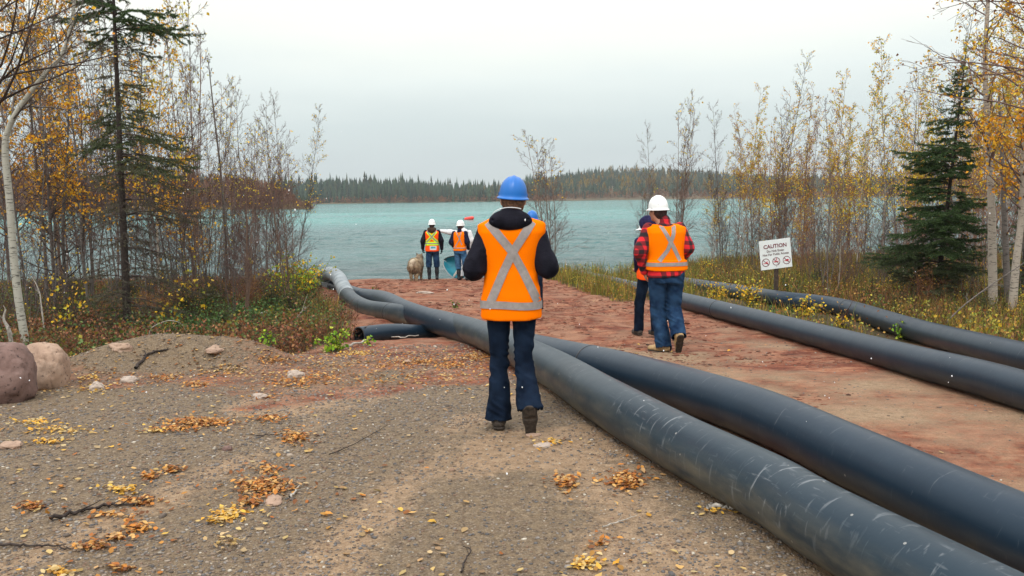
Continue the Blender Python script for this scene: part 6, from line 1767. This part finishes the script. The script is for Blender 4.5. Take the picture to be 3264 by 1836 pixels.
    slivers('bare_wood', P, rng.uniform(4.5, 7.6, len(P)) * end, rng.uniform(1.0, 1.9, len(P)), BRN, rng, 34, True)
    P = sample(V, 420, rng, .3, 1.0, .7); conifers('headland_conifers', P, rng.uniform(4, 8, len(P)) * np.interp(P[:, 0] / P[:, 1], [-.29, -.25], [1, .5]), np.full(len(P), .8), CON, rng)
    P = sample(V, 260, rng, .0, .10); slivers('headland_brush', P, np.full(len(P), 1.6), np.full(len(P), 2.4), np.array([(.20, .10, .04), (.16, .08, .035)]), rng, 30, False)
far_shore()

# ------------------------------------------------------------------ things in and at the water
def buoy():
    d = cam_ray(1495, 697); t = (WATER + .12 - CAMZ) / d.z; c = Vector((0, 0, CAMZ)) + d * t; root = empty('float', (c.x, c.y, WATER + .12), .1); root.scale = (1.15,) * 3; tag(root, 'red cylindrical float drifting on the lake beyond the pointing person', 'float')
    m = mat('red_float_plastic', (.75, .045, .03), .4, var=.1)
    S = Solid(); S.cap((-.34, 0, -.03), (.34, 0, .06), .17, .19, k=.02).plane((-.52, 0, 0), (-1, 0, 0)).plane((.52, 0, 0), (1, 0, 0))
    for x in (-.3, 0, .3): S.add('cap', np.array((x, 0, .0)), np.array((x + .004, 0, .0)), .195, .195, (.12, 1, 1), k=.01)
    solid_obj('hull', S, .025, [m], root)
    V, F, _ = tube(catmull([(-.50, 0, -.02), (-.60, 0, .02), (-.62, .0, -.08), (-.52, 0, -.10)], 5), .022, 8); mesh_obj('towing_eye', V, F, [M_band], root, smooth=True)
buoy()
def canoe():
    # open boat pulled half out of the water, bow towards the track, tipped on its side
    g = at_depth(1440, 880, 26.6); root = empty('canoe', (g.x + .33, 26.75, gz(g.x, 26.6) + .30)); tag(root, 'small boat, teal inside and grey outside, tipped up behind the person with dark sleeves', 'boat')
    n, m_ = 26, 17; L = 2.6
    t = np.linspace(0, 1, n); s = np.sin(t * math.pi) ** .55; s[0] = s[-1] = .03
    def shell(k):
        V = []
        for i in range(n):
            w = .40 * s[i] * k; d = (.36 - .0 * t[i]) * (.35 + .65 * s[i]) * k; sheer = .16 * (2 * t[i] - 1) ** 2
            for j in range(m_):
                a = math.pi * j / (m_ - 1); V.append((math.cos(a) * w, (t[i] - .5) * L * (1 - .12 * (1 - k) * 0), -math.sin(a) ** .8 * d + sheer))
        return np.array(V)
    i = np.arange(n * m_).reshape(n, m_); F = np.stack([i[:-1, :-1].ravel(), i[1:, :-1].ravel(), i[1:, 1:].ravel(), i[:-1, 1:].ravel()], 1)
    mesh_obj('hull', shell(1.0), F, [mat('grey_hull', (.10, .11, .11), .5, var=.3, vscale=6)], root, smooth=True)
    mesh_obj('lining', shell(.965) + np.array([0, 0, .012]), F[:, ::-1], [mat('teal_lining', (.02, .18, .24), .45, var=.15, vscale=4)], root, smooth=True)
    V = shell(1.0)
    for j, in ((0,), (m_ - 1,)):
        C = V[i[:, j]]; vv, ff, _ = tube(C + np.array([0, 0, .005]), .018, 8); mesh_obj('gunwale', vv, ff, [mat('pale_gunwale', (.22, .24, .24), .5) if j else mat('black_gunwale', (.02, .025, .025), .5)], root, smooth=True)
    for y_ in (-.5, .35):
        w = .36 * math.sin((y_ / L + .5) * math.pi) ** .55
        mesh_obj('thwart', [(x, y, z) for z in (-.06, -.035) for y in (y_ - .06, y_ + .06) for x in (-w, w)], [(0, 1, 3, 2), (4, 6, 7, 5), (0, 4, 5, 1), (2, 3, 7, 6), (0, 2, 6, 4), (1, 5, 7, 3)], [M_bark_pale], root)
    root.rotation_euler = (.1, -.95, .35)
canoe()

# ------------------------------------------------------------------ the sign
def sign():
    p = at_ground(2475, 966); Y = p.y
    root = empty('sign', (p.x, Y, p.z)); tag(root, 'white caution sign with three crossed-out red symbols on a wooden post among the bushes', 'sign')
    mw = mat('sign_white', (.74, .78, .78), .5, var=.04, vscale=4); mp_ = mat('post_wood', (.055, .038, .028), .9, var=.35, vscale=25, bump=.4)
    mr_ = mat('sign_maroon', (.16, .012, .03), .6); mk = mat('sign_grey_brown', (.12, .05, .05), .6); mred = mat('sign_red', (.62, .02, .05), .6)
    a = at_depth(2423, 768, Y); b = at_depth(2526, 756, Y); c = at_depth(2522, 854, Y); d = at_depth(2419, 861, Y)
    w = (b - a).length; h = (a - d).length; ctr = (a + b + c + d) / 4
    bx = lambda x0, x1, y0, y1, z0, z1: ([(x, y, z) for z in (z0, z1) for y in (y0, y1) for x in (x0, x1)], [(0, 1, 3, 2), (4, 6, 7, 5), (0, 4, 5, 1), (2, 3, 7, 6), (0, 2, 6, 4), (1, 5, 7, 3)])
    hp = ctr.z - p.z
    V, F = bx(-.035, .035, .012, .082, -.35, hp + h * .42); mesh_obj('post', V, F, [mp_], root)
    brd = mesh_obj('board', *bx(-w / 2, w / 2, 0, .009, -h / 2, h / 2), [mw], root)
    brd.location = (ctr.x - p.x, 0, hp); 
    tiltz = math.atan2(b.z - a.z, b.x - a.x); brd.rotation_euler = (0, -tiltz, .10)
    dg = None
    def text(s_, x, z, size, m, name='lettering', bold=0):
        cu = bpy.data.curves.new(name, 'FONT'); cu.body = s_; cu.size = size; cu.align_x = 'CENTER'; cu.offset = bold; cu.extrude = .0006; cu.resolution_u = 4
        o = bpy.data.objects.new(name, cu); col.objects.link(o)
        bpy.context.view_layer.update(); me = bpy.data.meshes.new_from_object(o.evaluated_get(bpy.context.evaluated_depsgraph_get())); bpy.data.objects.remove(o)
        n = bpy.data.objects.new(name, me); col.objects.link(n); me.materials.clear(); me.materials.append(m); n.parent = brd
        n.location = (x, -.003, z); n.rotation_euler = (R(90), 0, 0); return n
    text('CAUTION', -.0, h * .22, w * .165, mr_, bold=.0022)
    text('Do Not Enter', -.0, h * .085, w * .098, mk, bold=.0007)
    text('Not For Public Access', 0, -h * .03, w * .092, mk, bold=.0007)
    t = np.linspace(0, 2 * np.pi, 33)
    for k, cx in enumerate((-w * .335, 0, w * .335)):
        cz = -h * .25; r = w * .125
        V = []; 
        for q in t[:-1]:
            for rr in (r, r * .86): V.append((cx + rr * math.cos(q), -.004, cz + rr * math.sin(q)))
        F = [(2 * i, 2 * ((i + 1) % 32), 2 * ((i + 1) % 32) + 1, 2 * i + 1) for i in range(32)]
        sy = []
        def poly(pts, y=-.0045):
            b0 = len(V); V.extend([(cx + x * r, y, cz + z * r) for x, z in pts]); F.append(tuple(range(b0, b0 + len(pts))))
        q = .707; poly([(-q - .05, q - .05), (-q + .05, q + .05), (q + .05, -q + .05), (q - .05, -q - .05)], -.0052)
        mesh_obj('prohibition_ring', V, F, [mr_], brd)
        V, F = [], []
        if k == 0:
            poly([(-.65, -.28), (.65, -.28), (.65, -.14), (-.65, -.14)]); poly([(.0, -.14), (.45, -.14), (.30, .18), (.1, .10)]); poly([(.25, .22), (.42, .22), (.42, .38), (.25, .38)]); poly([(-.1, -.02), (.15, .05), (.12, .14), (-.12, .06)])
        elif k == 1:
            poly([(-.68, -.05), (-.4, -.2), (.5, -.12), (.68, .08), (.1, .04), (-.3, .06)]); poly([(-.72, -.05), (-.58, -.02), (-.62, .14), (-.74, .12)]); poly([(-.05, .2), (.12, .2), (.16, .75), (-.02, .75)])
        else:
            poly([(-.35, -.12), (.0, -.24), (.45, -.18), (.6, .02), (.35, .2), (.0, .2), (-.35, .04)]); poly([(-.62, -.16), (-.36, -.08), (-.36, .03), (-.62, .12), (-.52, -.02)]); poly([(.0, .2), (.3, .2), (.1, .32)])
        mesh_obj('pictogram', V, F, [mred], brd)
    for x, z in ((0, h * .16), (.0, -h * .42)):
        V, F = ICO[2]; o = mesh_obj('screw', V * .007, F, [M_clip], brd); o.location = (x, -.003, z)
sign()

# ------------------------------------------------------------------ a few flakes of sleet in the air (uncountable)
def sleet():
    rng = np.random.default_rng(300); n = 420
    Y = 3.5 + 16 * rng.random(n); px = rng.uniform(0, 3264, n); py = rng.uniform(350, 1836, n)
    x = (px - 1632) / FPX * Y; z = CAMZ - Y * np.tan(R(PITCH) + np.arctan((py - 918) / FPX)); k = z > G(x, Y) + .05; x, Y, z = x[k], Y[k], z[k]
    V0, F0 = ICO[1]; s = rng.uniform(.0016, .0042, len(x)); V = V0[None] * s[:, None, None] * rng.uniform(.5, 1.3, (len(x), 12, 1)) * np.array([1, .8, 1.5])
    V = V + np.stack([x, Y, z], 1)[:, None]; F = (F0[None] + (np.arange(len(x)) * 12)[:, None, None]).reshape(-1, 3)
    tag(mesh_obj('sleet', V.reshape(-1, 3), F, [mat('wet_snow', (.8, .82, .85), .7)]), kind='stuff')
sleet()

# ------------------------------------------------------------------ moist air over the lake
def haze():
    V = [(x, y, z) for z in (-5.5, 60) for y in (-16, 1560) for x in (-1560, 1560)]
    F = [(0, 2, 3, 1), (4, 5, 7, 6), (0, 1, 5, 4), (2, 6, 7, 3), (0, 4, 6, 2), (1, 3, 7, 5)]
    m = bpy.data.materials.new('haze'); m.use_nodes = True; t = m.node_tree; t.nodes.remove(t.nodes['Principled BSDF'])
    v = t.nodes.new('ShaderNodeVolumePrincipled'); v.inputs['Color'].default_value = (.80, .86, .90, 1); v.inputs['Density'].default_value = .00028
    t.links.new(v.outputs[0], t.nodes['Material Output'].inputs['Volume'])
    tag(mesh_obj('haze', V, F, [m]), kind='stuff')
haze()
